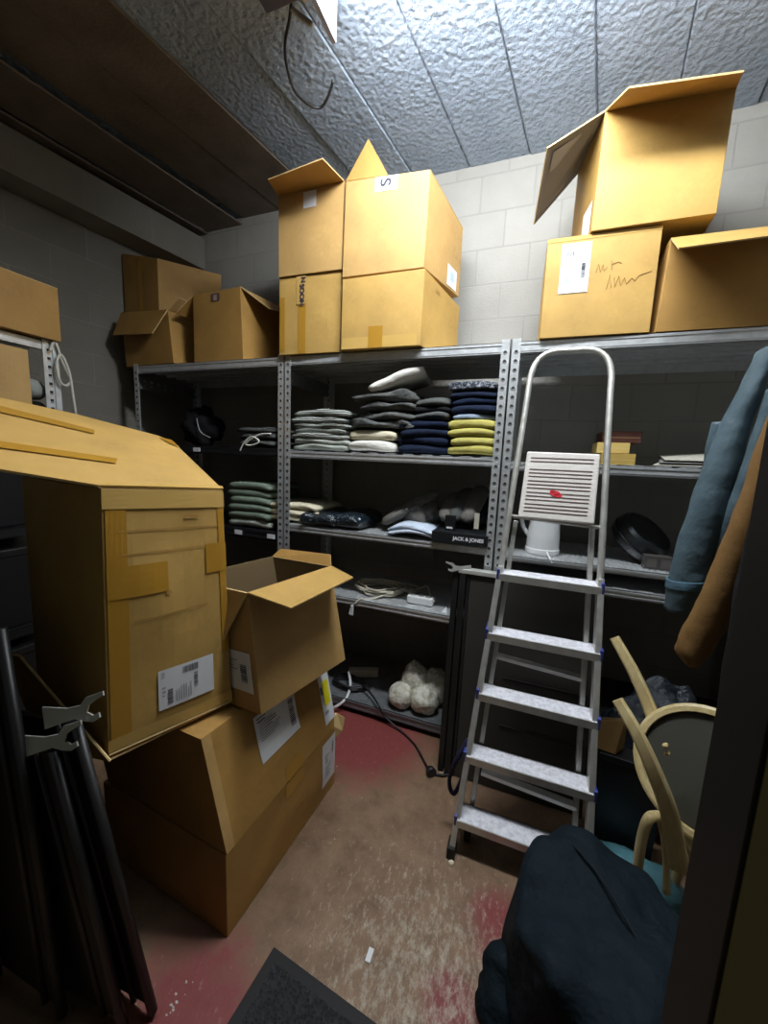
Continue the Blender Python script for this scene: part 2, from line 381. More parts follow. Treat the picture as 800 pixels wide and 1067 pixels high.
# ------------------------------------------------------------------ ceiling light
def build_light():
    t = thing('ceiling_lamp', (-.70, 1.0, 3.13), 'bright batten lamp on the ceiling with a loose end housing and bare wires', 'lamp')
    d = V((1, .0, 0)); s = V((0, -1, 0))
    e = V((-.80, 1.335, 0))
    def P(a, bb, z): return e + d * a + s * bb + V((0, 0, z))
    def slab(nm, a0, a1, b0, b1, z0, z1, mt, bev=0):
        b = MB(); b.hexa([P(a0, b0, z0), P(a0, b1, z0), P(a1, b1, z0), P(a1, b0, z0), P(a0, b0, z1), P(a0, b1, z1), P(a1, b1, z1), P(a1, b0, z1)]); return b.build(nm, mt, t, bevel=bev)
    slab('lamp_body', .02, 1.2, .05, .13, 3.14, 3.245, mat('lamp_housing', (.55, .55, .6), .4), .004)
    slab('side_plate', -.016, .0, -.10, .45, 3.03, 3.245, mat('lamp_plate', (.30, .30, .38), .4))  # plate drawn oversized to keep lamp light off the left ceiling
    slab('terminal_block', -.10, -.03, -.03, .03, 3.12, 3.16, mat('terminal_beige', (.55, .46, .30), .5), .003)
    slab('end_bracket', -.07, -.02, -.075, -.035, 3.13, 3.235, mat('bracket_pink', (.35, .27, .27), .5), .003)
    slab('end_housing', -.20, -.02, .04, .24, 3.05, 3.245, mat('housing_dark', (.06, .06, .10), .4), .004)
    em = bpy.data.materials.new('lamp_glow'); em.use_nodes = True; nt = em.node_tree; bs = nt.nodes['Principled BSDF']
    bs.inputs['Emission Color'].default_value = (.93, .965, 1, 1); bs.inputs['Emission Strength'].default_value = LAMP; bs.inputs['Base Color'].default_value = (.9, .9, .9, 1)
    b = MB(); R_ = []
    for a in [i / 24 for i in range(25)]:
        ring = []
        for k in range(13):
            th = PI * k / 12; w = .5 * (1 - abs(2 * a - 1) ** 10) ** .5 if 0 < a < 1 else .05
            ring.append(P(0.01 + a * 1.22, .10 - math.cos(th) * .15 * w, 3.135 - math.sin(th) * .08 + .03 * (1 - math.sin(th))))
        R_.append(ring)
    b.rings(R_, True); b.build('diffuser', em, t, smooth=True)
    pts = [at(304, -6, Z=3.2), at(302, 18, Z=3.16), at(297, 45, Z=3.17), at(299, 70, Z=3.14), at(307, 95, Z=3.12), at(322, 109, Z=3.12), at(334, 112, Z=3.13), at(342, 100, Z=3.15), at(347, 84, Z=3.18)]
    b = MB(); b.tube(pts, .006, 8, smooth=5); b.build('wire', BLKP, t, smooth=True)
    b = MB(); b.tube([at(303, 8, Z=3.17), at(312, 16, Z=3.16), at(326, 26, Z=3.13)], .009, 8, smooth=4); b.build('wire', mat('wire_grey', (.35, .33, .30), .5), t, smooth=True)
build_light()

# ------------------------------------------------------------------ racks
def upright_mesh(h):
    b = MB(); w = .04
    b.box(0, 0, 0, w, .0025, h); b.box(0, 0, 0, .0025, .036, h)
    k = int(h / .04)
    for i in range(k):
        z = .02 + i * .04
        for (fx, side) in ((w * .55, 0), (.02, 1)):
            pts = []; pr = []
            for j in range(8):
                a = 2 * PI * j / 8; r = .0065; dx, dz = math.cos(a) * r, math.sin(a) * r
                if side == 0: pts.append((fx + dx, -.0006, z + dz)); pr.append((fx + dx * 1.7, -.0004, z + dz * 1.5 - .004))
                else: pts.append((.0031, fx + dx, z + dz)); pr.append((.0029, fx + dx * 1.7, z + dz * 1.5 - .004))
            b.add(pr, [tuple(range(8))], 2); b.add(pts, [tuple(range(8))], 1)
    return b
def shelf_mesh(L, D, lip=.045, ribs=True, step=.1):
    b = MB()
    b.box(0, 0, -.003, L, D, 0)
    b.box(0, 0, -lip, L, .003, 0); b.box(0, D - .003, -lip, L, D, 0)
    b.box(0, 0, -lip, L, .014, -lip + .003); b.box(0, -.003, -.014, L, 0, -.006); b.box(0, -.002, -lip + .010, L, 0, -lip + .014)
    if ribs:
        for i in range(1, 6): b.box(0, D * i / 6 - .012, -.022, L, D * i / 6 + .012, -.004)
    x = step / 2
    while x < L - .02:
        b.box(x - step * .28, .02, 0, x + step * .28, D - .02, .0025); x += step
    return b
UPM = None
def rack(x0, x1, y0, y1, h, shelves, name, label, foot=.0):
    """shelves: (z, material, lip, step)"""
    global UPM
    t = thing(name, ((x0 + x1) / 2, y0, 0), label, 'shelving', 'boltless steel shelving units')
    first = None
    for (x, sx) in ((x0, 1), (x1, -1)):
        for (y, sy) in ((y0, 1), (y1, -1)):
            if UPM is None:
                o = upright_mesh(2.075).build('upright', [GALV, HOLE, RIMM], None, fixn=False); UPM = o; COL.objects.unlink(o)
            o = UPM.copy(); o.name = 'upright'; COL.objects.link(o); o.parent = t
            o.location = V((x, y, 0)) - t.location; o.scale = (sx, sy, h / 2.075)
            fb = MB(); fb.box(min(x, x + sx * .045), min(y, y + sy * .042), 0, max(x, x + sx * .045), max(y, y + sy * .042), .012); fb.build('foot', BLKP, t)
    for (z, mt, lip, step) in shelves:
        b = shelf_mesh(x1 - x0 - .006, y1 - y0 - .012, lip, True, step); 
        for i in range(len(b.v)): b.v[i] = b.v[i] + V((x0 + .003, y0 + .004, z))
        s = b.build('shelf', mt, t, fixn=True)
    # side frame plates near the top
    for x in (x0, x1):
        b = MB(); sx = 1 if x == x0 else -1
        b.box(min(x + sx * .004, x + sx * .007), y0 + .03, h - .155, max(x + sx * .004, x + sx * .007), y1 - .03, h - .075)
        for i in range(6):
            for k in range(2):
                yy = y0 + .07 + i * .055; zz = h - .13 + k * .03; xx = x + sx * .0075
                b.add([(xx, yy - .008, zz - .007), (xx, yy + .008, zz - .007), (xx, yy + .008, zz + .007), (xx, yy - .008, zz + .007)], [(0, 1, 2, 3)], 1)
        b.build('side_plate', [GALVD, RIMM], t, fixn=False)
    return t
YF, YB = 1.90, 2.43
T0, T1, T2, T3, T4 = 2.0725, 1.547, 1.106, .717, .084
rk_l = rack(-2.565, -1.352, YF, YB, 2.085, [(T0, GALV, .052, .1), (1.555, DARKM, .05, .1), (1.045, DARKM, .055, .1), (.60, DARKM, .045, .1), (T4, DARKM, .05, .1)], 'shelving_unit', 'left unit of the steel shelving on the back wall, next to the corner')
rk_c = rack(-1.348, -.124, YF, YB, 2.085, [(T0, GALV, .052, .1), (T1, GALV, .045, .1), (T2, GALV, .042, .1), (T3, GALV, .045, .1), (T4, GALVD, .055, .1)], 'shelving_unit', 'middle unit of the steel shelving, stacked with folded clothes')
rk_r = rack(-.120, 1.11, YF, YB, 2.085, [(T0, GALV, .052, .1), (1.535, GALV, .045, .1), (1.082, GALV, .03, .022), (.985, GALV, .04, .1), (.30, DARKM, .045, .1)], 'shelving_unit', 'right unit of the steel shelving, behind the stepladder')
for (x, z, r) in ((-1.69, 1.02, rk_l), (-1.44, 1.02, rk_l), (-2.02, 1.53, rk_l)):
    b = MB(); b.box(x - .028, YF - .003, z - .014, x + .028, YF + .001, z + .012); b.build('price_label', PAPER, r)
# rack along the left wall (seen end-on)
def left_rack():
    x0, x1, y0, y1, h = -2.78, -2.255, .52, 1.262, 2.03
    t = thing('shelving_unit', ((x0 + x1) / 2, (y0 + y1) / 2, 0), 'separate steel shelving unit along the left wall, cut off by the photo edge', 'shelving', 'boltless steel shelving units')
    for (x, y, rz) in ((x1, y1, PI), (x1, y0, PI / 2), (x0, y0, 0), (x0, y1, -PI / 2)):
        o = UPM.copy(); o.name = 'upright'; COL.objects.link(o); o.parent = t; o.location = V((x, y, 0)) - t.location
        o.rotation_euler = (0, 0, rz); o.scale = (1.3, 1.3, h / 2.075)
    # outer angle faces of the front corner post, turned to the aisle
    b = MB(); b.box(x1, y1 - .05, 0, x1 + .003, y1, h); b.box(x1 - .05, y1, 0, x1 + .003, y1 + .003, h); b.box(x1 - .012, y1 - .012, .0, x1 + .012, y1 + .012, h)
    for i in range(50):
        z = .02 + i * .04
        b.box(x1 + .003, y1 - .033, z - .006, x1 + .004, y1 - .019, z + .006, 1); b.box(x1 + .003, y1 - .033, z - .015, x1 + .0038, y1 - .019, z - .006, 2)
    b.build('corner_post', [GALV, HOLE, RIMM], t)
    for z in (2.02, 1.58, 1.12, .62, .1):
        b = shelf_mesh(y1 - y0 - .01, x1 - x0 - .01, .045)
        for i in range(len(b.v)):
            p = b.v[i]; b.v[i] = V((x1 - .004 - p.y, y0 + .005 + p.x, z + p.z))
        b.build('shelf', GALV if z > 2 else DARKM, t)  # lower shelves darkened in colour to stand in for shade
left_rack()
for (z0, z1, nm) in ((1.125, 1.50, 'added black box standing in for shade on the third shelf of the left wall shelving'), (.625, 1.02, 'added black box standing in for shade on the fourth shelf of the left wall shelving'), (.105, .52, 'added black box standing in for shade on the lowest shelf of the left wall shelving')):
    t = thing('shade_filler_box', (-2.5, .9, z0), nm, 'box', 'added black boxes in the left wall shelving')  # boxes added to make these shelves read as black shade
    b = MB(); b.hexa([V(p) for p in ((-2.70, .58, z0), (-2.29, .58, z0), (-2.29, 1.20, z0), (-2.70, 1.20, z0), (-2.72, .57, z1 - .04), (-2.275, .57, z1 - .04), (-2.275, 1.21, z1 - .04), (-2.72, 1.21, z1 - .04))]); b.build('box_body', BLKP, t, bevel=.006)
    b = MB(); b.box(-2.73, .56, z1 - .038, -2.265, 1.22, z1); b.build('box_lid', BLKP, t, bevel=.006)

# ------------------------------------------------------------------ cartons
class Carton:
    """carton from four bottom and four top corners (front-left, front-right, back-right, back-left)"""
    def __init__(s, name, label, base, top, mt, open_top=True, group=None, warp=.004, cat='box', th=.005, seed=1, inside=None):
        s.B = [V(p) for p in base]; s.T = [V(p) for p in top]
        if group == GT and s.B[0].y > 1.5: s.B = [CAMPOS + (p - CAMPOS) * 1.018 for p in s.B]; s.T = [CAMPOS + (p - CAMPOS) * 1.018 for p in s.T]
        s.mt = mt; s.seed = seed; s.warp = warp
        c = sum(s.B, V((0, 0, 0))) / 4
        s.t = thing(name, c, label, cat, group)
        N = 10; b = MB(); s.n = []
        for k in range(4):
            g = [[s.pt(k, i / N, j / N) for i in range(N + 1)] for j in range(N + 1)]
            b.add([p for r in g for p in r], [(j * (N + 1) + i, j * (N + 1) + i + 1, (j + 1) * (N + 1) + i + 1, (j + 1) * (N + 1) + i) for i in range(N) for j in range(N)], 0)
        b.add(s.B, [(3, 2, 1, 0)], 0)
        if open_top:
            ct = sum(s.T, V((0, 0, 0))) / 4; cb = c
            I = [p + (ct - p).normalized() * th * 1.3 for p in s.T]; J = [p + (cb - p).normalized() * th * 1.3 + V((0, 0, th)) for p in s.B]
            for k in range(4):
                k2 = (k + 1) % 4
                gi = [[s.pt(k, .008 + .984 * i / N, .008 + .992 * j / N, -th) for i in range(N + 1)] for j in range(N + 1)]
                b.add([p for r in gi for p in r], [(j * (N + 1) + i, j * (N + 1) + i + 1, (j + 1) * (N + 1) + i + 1, (j + 1) * (N + 1) + i) for i in range(N) for j in range(N)], 1); b.add([s.T[k], I[k], I[k2], s.T[k2]], [(0, 1, 2, 3)], 2)
            b.add(J, [(0, 1, 2, 3)], 1)
        else:
            b.add(s.T, [(0, 1, 2, 3)], 0)
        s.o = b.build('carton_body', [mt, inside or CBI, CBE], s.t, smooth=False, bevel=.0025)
    def nrm(s, k):
        k2 = (k + 1) % 4; return (s.B[k2] - s.B[k]).cross(s.T[k] - s.B[k]).normalized()
    def pt(s, k, u, v, off=0):
        k2 = (k + 1) % 4
        p = (s.B[k] * (1 - u) + s.B[k2] * u) * (1 - v) + (s.T[k] * (1 - u) + s.T[k2] * u) * v
        n = s.nrm(k); uu = min(max(u, 0), 1); vv = min(max(v, 0), 1)
        w = s.warp * 16 * uu * (1 - uu) * vv * (1 - vv) * max(0, nz((u * 2.2, v * 2.2, k * 5.1), 1, s.seed) + .35)
        return p + n * (w + off)
    def patch(s, k, u0, v0, u1, v1, mt, name='sticker', off=.0025, marks=(), N=4, quad=None, mats=None, wrap=False):
        """flat sticker on face k; marks: (x0,y0,x1,y1,material index) in sticker space"""
        Q = quad or [(u0, v0), (u1, v0), (u1, v1), (u0, v1)]
        def sp(x, y, o):
            a = [(Q[0][i] * (1 - x) + Q[1][i] * x) * (1 - y) + (Q[3][i] * (1 - x) + Q[2][i] * x) * y for i in (0, 1)]
            return s.pt(k, a[0], a[1], o)
        b = MB()
        g = [[sp(i / N, j / N, off) for i in range(N + 1)] for j in range(N + 1)]
        fs = [(j * (N + 1) + i, j * (N + 1) + i + 1, (j + 1) * (N + 1) + i + 1, (j + 1) * (N + 1) + i) for i in range(N) for j in range(N)]
        b.add([p for r in g for p in r], fs, 0)
        for (x0, y0, x1, y1, mi) in marks:
            b.add([sp(x0, y0, off + .0012), sp(x1, y0, off + .0012), sp(x1, y1, off + .0012), sp(x0, y1, off + .0012)], [(0, 1, 2, 3)], mi)
        return b.build(name, mats or [mt, INK, INKG, YEL], s.t, fixn=False)
    def flap(s, k, o0, o1, mt=None, tip=None, name='flap', th=.005):
        """flap hinged on the top edge of face k; o0, o1 the outer corners"""
        k2 = (k + 1) % 4; pts = [s.T[k], s.T[k2], V(o1), V(o0)]
        b = MB(); b.board(pts, th, 0, 1); return b.build(name, [mt or s.mt, CBE], s.t)
def barcode(x0, y0, x1, y1, n, vert, seed, mi=1):
    r = random.Random(seed); out = []
    for i in range(n):
        a = i / n; w = (1 / n) * r.uniform(.3, .75)
        if vert: out.append((x0, y0 + (y1 - y0) * a, x1, y0 + (y1 - y0) * (a + w), mi))
        else: out.append((x0 + (x1 - x0) * a, y0, x0 + (x1 - x0) * (a + w), y1, mi))
    return out
def lines(x0, y0, x1, y1, n, seed, mi=2, vert=False):
    r = random.Random(seed); out = []
    for i in range(n):
        a = (i + .3) / n; w = .35 / n; e = r.uniform(.45, 1)
        if vert: out.append((x0 + (x1 - x0) * a, y0, x0 + (x1 - x0) * (a + w), y0 + (y1 - y0) * e, mi))
        else: out.append((x0, y0 + (y1 - y0) * a, x0 + (x1 - x0) * e, y0 + (y1 - y0) * (a + w), mi))
    return out
def vert_top(base, h): return [V((p[0], p[1], p[2] + (h if not isinstance(h, (list, tuple)) else h[i]))) for i, p in enumerate(base)]
GT = 'cardboard boxes on top of the shelving'
def B4(fl, fr, br, bl, z): return [V((p[0], p[1], z)) for p in (fl, fr, br, bl)]

# middle unit: four boxes
bs = B4((-1.345, 1.845), (-.978, 1.857), (-.992, 2.30), (-1.359, 2.29), 2.066)
c = Carton('cardboard_box', 'closed box with printed tape, bottom left of the four on middle shelving', bs, vert_top(bs, .392), CB3, False, GT, seed=2)
c.patch(0, .33, .0, .45, 1.0, TAPE, 'tape'); c.patch(0, .02, .04, .10, .75, TAPE, 'tape', marks=())
c.patch(0, .30, .64, .45, 1.0, CB3, 'printed_tape', off=.004, N=2)
p0 = c.pt(0, .385, .80, .0065); ux = c.T[1] - c.T[0]; up = V((0, 0, 1))
text_mesh('lettering', 'NOOS', c.pt(0, .40, .755, .0065), up, -ux, .038, INK, c.t, .0012)
text_mesh('lettering', 'N', c.pt(0, .415, .945, .0065), up, -ux, .038, INK, c.t, .0012)
bs = B4((-1.343, 1.835), (-.972, 1.845), (-.985, 2.29), (-1.355, 2.28), 2.462)
c = Carton('cardboard_box', 'open box with raised front flap, top left of the four on middle shelving', bs, [bs[0] + V((-.003, 0, .395)), bs[1] + V((.004, 0, .40)), bs[2] + V((0, 0, .40)), bs[3] + V((0, 0, .395))], CB, True, GT, seed=3)
o0 = at_dist(279, 187, c.T[0], .17); o1 = at_dist(336, 165, c.T[1], .19)
c.flap(0, o0, o1, CB2)
c.flap(3, c.T[3] + V((.06, -.03, -.15)), c.T[0] + V((.06, .03, -.15)), CB2); c.flap(1, c.T[1] + V((-.05, .03, -.15)), c.T[2] + V((-.05, -.03, -.15)), CB2)
c.flap(2, c.T[2] + V((-.03, .1, .1)), c.T[3] + V((.03, .1, .1)), CB2)
c.patch(0, .40, .78, .60, .97, PAPER, 'paper_label')
bs = B4((-.953, 1.825), (-.537, 1.835), (-.432, 2.22), (-.85, 2.25), 2.066)
c = Carton('cardboard_box', 'scuffed closed box, bottom right of the four on the middle shelving', bs, [bs[0] + V((0, .0, .335)), bs[1] + V((.006, 0, .338)), bs[2] + V((0, 0, .30)), bs[3] + V((0, 0, .33))], CB3, False, GT, seed=4, warp=.008)
c.patch(0, .36, -.0, .54, .30, TAPE, 'tape'); c.patch(0, .02, .0, .96, .16, TAPEC, 'tape', off=.0018)
c.patch(1, .3, .86, .4, .90, CB2, 'tear_mark')
bs = B4((-.958, 1.83), (-.540, 1.842), (-.438, 2.21), (-.84, 2.26), 2.415)
c = Carton('cardboard_box', 'open box with white letter S label, top right of the four on middle shelving', bs, [V((-.950, 1.83, 2.846)), V((-.532, 1.842, 2.822)), V((-.437, 2.2, 2.752)), V((-.83, 2.26, 2.80))], CB, True, GT, seed=5)
c.patch(0, .37, .845, .64, .995, PAPER, 'letter_label')
text_mesh('lettering', 'S', c.pt(0, .505, .93, .005), V((0, 0, 1)), c.T[0] - c.T[1], .075, INK, c.t, .0015)
c.patch(1, .60, .03, .88, .30, PAPER, 'paper_label', marks=[(.3, .3, .7, .75, 1)], mats=[PAPER, mat('print_blue', (.45, .6, .75), .6)])
tip = at_dist(384, 145, c.T[0], .22, True)
b = MB(); b.board([c.T[0], c.T[0] + (c.T[1] - c.T[0]) * .52, tip], .005, 0, 1); b.build('flap', [CB2, CBE], c.t)
c.flap(1, c.T[1] + V((-.06, .03, -.15)), c.T[2] + V((-.06, -.03, -.15)), CB); c.flap(2, c.T[2] + V((-.04, .1, .03)), c.T[3] + V((.05, .1, .03)), CB2)
# right unit: three boxes
bs = B4((-.004, 1.85), (.404, 1.862), (.392, 2.26), (-.016, 2.25), 2.066)
c = Carton('cardboard_box', 'closed box with large white label, left of the two lower right boxes', bs, [V((-.006, 1.85, 2.457)), V((.403, 1.862, 2.457)), V((.39, 2.26, 2.455)), V((-.016, 2.25, 2.455))], CB3, False, GT, seed=6)
c.patch(0, .14, .44, .41, .93, PAPER, 'paper_label', marks=barcode(.12, .74, .45, .84, 12, False, 3) + barcode(.72, .30, .86, .60, 12, True, 4) + lines(.12, .2, .45, .36, 4, 5) + lines(.12, .48, .4, .56, 2, 6))
b = MB()
for ln in (((.47, .62), (.49, .70), (.51, .62), (.53, .69), (.54, .63), (.57, .66)), ((.60, .72), (.61, .63)), ((.60, .68), (.66, .70), (.69, .68)), ((.58, .45), (.60, .58), (.62, .46)), ((.64, .55), (.65, .46), (.68, .56), (.70, .47), (.73, .54), (.75, .48), (.79, .53), (.82, .50), (.85, .55), (.95, .58))):
    b.tube([c.pt(0, u, v, .001) for u, v in ln], .0016, 5)
b.build('handwriting', mat('pencil', (.36, .20, .06), .7), c.t, fixn=False)
c.patch(0, .0, .96, 1, 1.0, TAPEC, 'tape', off=.0015)
bs = B4((.423, 1.866), (.835, 1.88), (.825, 2.28), (.41, 2.27), 2.066)
c = Carton('cardboard_box', 'box with front flap sticking out, rightmost on the shelving at the photo edge', bs, [V((.435, 1.866, 2.405)), V((.84, 1.88, 2.405)), V((.83, 2.28, 2.405)), V((.42, 2.27, 2.405))], CB2, True, GT, seed=7)
o0 = at_dist(707, 259, c.T[0], .22); o1 = at_dist(818, 244, c.T[1], .24)
c.flap(0, o0, o1, CB3); c.flap(2, c.T[2] + V((0, .12, .05)), c.T[3] + V((0, .12, .05)), CB); c.flap(1, c.T[1] + V((.14, 0, .03)), c.T[2] + V((.14, 0, .03)), CB)
bs = B4((.153, 1.84), (.562, 1.845), (.585, 2.17), (.095, 2.15), 2.462)
c = Carton('cardboard_box', 'big open box with wide flaps, standing on the other boxes of the right shelving', bs, [V((.158, 1.84, 2.887)), V((.566, 1.845, 2.862)), V((.58, 2.17, 2.87)), V((.095, 2.15, 2.88))], CB3, True, GT, seed=8)
o0 = at_dist(655, 91, c.T[0], .21); o1 = at_dist(775, 74, c.T[1], .20)
c.flap(0, o0, o1, CB2)
p1 = at_dist(570, 154, c.T[0], .30); p2 = at_dist(556, 234, c.T[3], .34)
b = MB(); b.board([c.T[3], c.T[0], p1, p2], .005, 0, 1); lf = b.build('flap', [mat('cardboard_flap_shaded', (.20, .19, .19), .6), CBE], c.t)  # grey flap colour holds its shadow and the bluish ceiling bounce
def onq(Q, x, y, o):
    n = (Q[1] - Q[0]).cross(Q[3] - Q[0]).normalized()
    if n.dot(CAMPOS - Q[0]) < 0: n = -n
    return (Q[0] * (1 - x) + Q[1] * x) * (1 - y) + (Q[3] * (1 - x) + Q[2] * x) * y + n * o
Q = [p2, c.T[3], c.T[0], p1]
b = MB()
for (x0, y0, x1, y1) in ((.25, .12, .6, .34), (.12, .66, .62, .90), (.70, .62, .95, .88)):
    b.quad(onq(Q, x0, y0, .004), onq(Q, x1, y0, .004), onq(Q, x1, y1, .004), onq(Q, x0, y1, .004), 0)
b.build('flap_label', mat('label_shaded', (.34, .33, .33), .6), lf, fixn=False)  # label paper darkened in colour for the shadow on the flap
c.flap(2, c.T[2] + V((-.05, .12, .06)), c.T[3] + V((.05, .12, .06)), CB); c.flap(1, c.T[1] + V((-.08, .03, -.12)), c.T[2] + V((-.08, -.03, -.12)), CB2)
c.patch(3, .60, .02, .92, .30, PAPER, 'paper_label')
# left unit: three boxes in the corner
bs = B4((-2.61, 1.885), (-2.155, 1.865), (-2.13, 2.20), (-2.58, 2.22), 2.066)
c = Carton('cardboard_box', 'small open box with drooping front flap in the corner, under another box', bs, [V((-2.635, 1.885, 2.413)), V((-2.19, 1.865, 2.385)), V((-2.14, 2.2, 2.38)), V((-2.6, 2.22, 2.41))], CB2, True, GT, seed=9)
o0 = at_dist(118, 349, c.T[0], .17); o1 = at_dist(158.7, 347.5, c.T[1], .18)
c.flap(0, o0, o1, CB2); c.flap(1, c.T[1] + V((.08, .02, .07)), c.T[2] + V((.10, -.02, .06)), CB)
bs = B4((-2.735, 1.985), (-2.385, 1.965), (-2.215, 2.33), (-2.57, 2.40), 2.425)
c = Carton('cardboard_box', 'tipped box with a lit yellow side, topmost in the corner of the room', bs, [V((-2.735, 1.985, 2.84)), V((-2.385, 1.965, 2.755)), V((-2.20, 2.33, 2.79)), V((-2.57, 2.40, 2.85))], CB2, False, GT, seed=10)
c.patch(0, .44, .0, .56, 1.0, TAPE, 'tape')
bs = B4((-2.005, 1.885), (-1.62, 1.878), (-1.60, 2.26), (-1.99, 2.27), 2.066)
c = Carton('cardboard_box', 'open box with dark mark near its top, right of the corner boxes', bs, [V((-2.003, 1.885, 2.455)), V((-1.637, 1.878, 2.465)), V((-1.61, 2.26, 2.45)), V((-1.99, 2.27, 2.45))], CB2, True, GT, seed=11)
c.flap(1, at_dist(281, 322, c.T[1], .20), c.T[2] + V((.16, .0, -.04)), CB)
c.flap(3, c.T[3] + V((-.09, .0, -.11)), c.T[0] + V((-.11, -.03, -.10)), CB2); c.flap(2, c.T[2] + V((0, .12, .06)), c.T[3] + V((0, .12, .06)), CB2)
c.patch(0, .40, .86, .58, .97, INK, 'print_mark', N=1, marks=[(.3, .1, .7, .8, 1)], mats=[mat('print_purple', (.12, .07, .08), .6), mat('print_pale', (.4, .3, .2), .6)])
# left rack boxes
bs = [V((-2.60, .70, 2.026)), V((-2.215, .70, 2.026)), V((-2.215, 1.275, 2.026)), V((-2.62, 1.275, 2.026))]
c = Carton('cardboard_box', 'box on top of the left wall shelving, cut off by the left photo edge', bs, vert_top(bs, .245), CB2, False, GT, seed=12)
c.flap(1, c.T[1] + V((-.18, 0, .03)), c.T[2] + V((-.17, -.03, .035)), CB)
bs = [V((-2.56, .56, 1.586)), V((-2.13, .56, 1.586)), V((-2.10, 1.075, 1.586)), V((-2.56, 1.08, 1.586))]
c = Carton('cardboard_box', 'box just under the top shelf of the left wall shelving', bs, vert_top(bs, [.36, .36, .34, .36]), CB, False, 'boxes of the left wall shelving', seed=13)

# ------------------------------------------------------------------ boxes piled in front of the left shelving
GP = 'large boxes piled on the left'
LOWB = [V((-1.36, .815, .002)), V((-.758, .782, .002)), V((-.723, 1.43, .002)), V((-1.32, 1.465, .002))]
c = Carton('cardboard_box', 'lowest big box of the left pile, standing on the floor', LOWB, vert_top(LOWB, [.298, .298, .292, .298]), CB2, False, GP, seed=14, warp=.012)
c.patch(1, .82, .22, .985, .93, PAPER, 'paper_label', marks=barcode(.72, .60, .84, .86, 12, True, 8) + lines(.2, .50, .5, .70, 4, 9, 1) + lines(.18, .15, .7, .45, 6, 10))
c.patch(1, .44, .80, .62, 1.0, TAPE, 'tape')
MB0 = [V((-1.34, .82, .305)), V((-.758, .785, .302)), V((-.722, 1.432, .302)), V((-1.30, 1.46, .305))]
c = Carton('cardboard_box', 'second box of the left pile, with a white label and a yellow marked label', MB0, [V((-1.40, .80, .672)), V((-.838, .775, .672)), V((-.79, 1.42, .655)), V((-1.36, 1.45, .672))], CB2, False, GP, seed=15, warp=.014)
c.patch(1, .30, .40, .63, .86, PAPER, 'paper_label', marks=barcode(.80, .18, .93, .84, 16, True, 11) + lines(.05, .82, .3, .95, 2, 12, 1) + lines(.08, .40, .62, .85, 8, 13) + lines(.2, .62, .55, .8, 3, 14, 1))
c.patch(1, .875, .12, .99, .74, PAPER, 'paper_label', marks=[(.25, .36, .85, .86, 3), (.05, .62, .2, .78, 1), (.1, .2, .5, .26, 2)])
c.patch(1, .45, .0, .60, .16, TAPE, 'tape'); c.patch(1, .0, .0, .05, 1.0, CB, 'edge_wear', off=.0015)
# crushed cardboard scrap by its far foot
b = MB(); P0 = at(350, 768, Z=.24)
P0 = V((-.735, 1.435, .30)); b.board([P0 + V((-.01, -.05, .03)), P0 + V((.005, .01, .045)), P0 + V((.035, .03, .02)), P0 + V((.03, .02, -.04)), P0 + V((.0, -.02, -.07))], .012); tag(b.build('cardboard_scrap', CBE, loc=P0), 'torn pale corner scrap sticking out beside the yellow marked label', 'scrap')
MZ = .676
r0 = at(272, 745, Z=MZ); r2 = at(360, 687, Z=MZ); L0 = r0 + (at(240, 733, Z=MZ) - r0).normalized() * .30
med = [L0, r0, r2, L0 + (r2 - r0)]
t1 = at(258, 618, Y=r0.y); t3 = at(345, 590, Y=r2.y)
top = [L0 + (t1 - r0), t1, t3, L0 + (r2 - r0) + (t3 - r2)]
c = Carton('cardboard_box', 'medium open box with a big lit flap folded outwards, right of the tallest box', med, top, CB, True, GP, seed=16, inside=mat('cardboard_inside_shaded', (.16, .11, .05), .7))  # inside colour darkened to stand in for shade within the box
o0 = at_dist(303, 634, c.T[1], .155); o1 = at_dist(368, 602, c.T[2], .155)
k = c.T[2] - c.T[1]
b = MB(); b.board([c.T[1], c.T[2], o1, o0], .005, 0, 1); b.build('flap', [CB3, CBE], c.t)
fl = at_dist(238, 612, c.T[1], .14); fl2 = at_dist(241, 690, c.T[1], .22)
b = MB(); b.board([c.T[1], c.T[1] + (c.T[0] - c.T[1]) * .95, (c.T[0] * .9 + c.T[1] * .1) + V((0, -.03, -.19)), c.T[1] + V((-.09, -.03, -.19))], .005, 0, 1); b.build('flap', [CB, CBE], c.t)
c.flap(2, c.T[2] + V((-.02, .03, .04)), c.T[3] + V((.02, .03, .03)), CB2)
c.patch(0, .60, .16, .94, .50, PAPER, 'paper_label', marks=barcode(.55, .25, .80, .7, 10, True, 21) + lines(.1, .5, .45, .8, 4, 22))
# the tallest box
BR0, BR2, BL0 = V((-.99, .611, .705)), V((-.859, .925, .705)), V((-1.375, .655, .705))
R1 = at(105, 509, Y=.611); R3 = at(232, 512, Y=.925)
base = [BL0, BR0, BR2, V((-1.25, .985, .705))]
top = [at(22, 497, Y=.66), R1, R3, V((-1.27, .985, 1.40))]
c = Carton('cardboard_box', 'tallest box of the left pile, taped, with its top flaps spread wide', base, top, CB3, True, GP, seed=17, warp=.012)
big = c
c.patch(1, .02, .02, .16, .985, TAPE, 'tape'); c.patch(1, .93, .25, .99, .99, TAPE, 'tape'); c.patch(1, .02, .60, .46, .72, TAPE, 'tape', off=.0032); c.patch(1, .80, .64, 1.0, .77, TAPE, 'tape', off=.0032)
c.patch(1, .0, .93, 1.0, 1.0, TAPEC, 'tape', off=.004); c.patch(1, .0, .0, 1, .05, TAPEC, 'tape', off=.004)
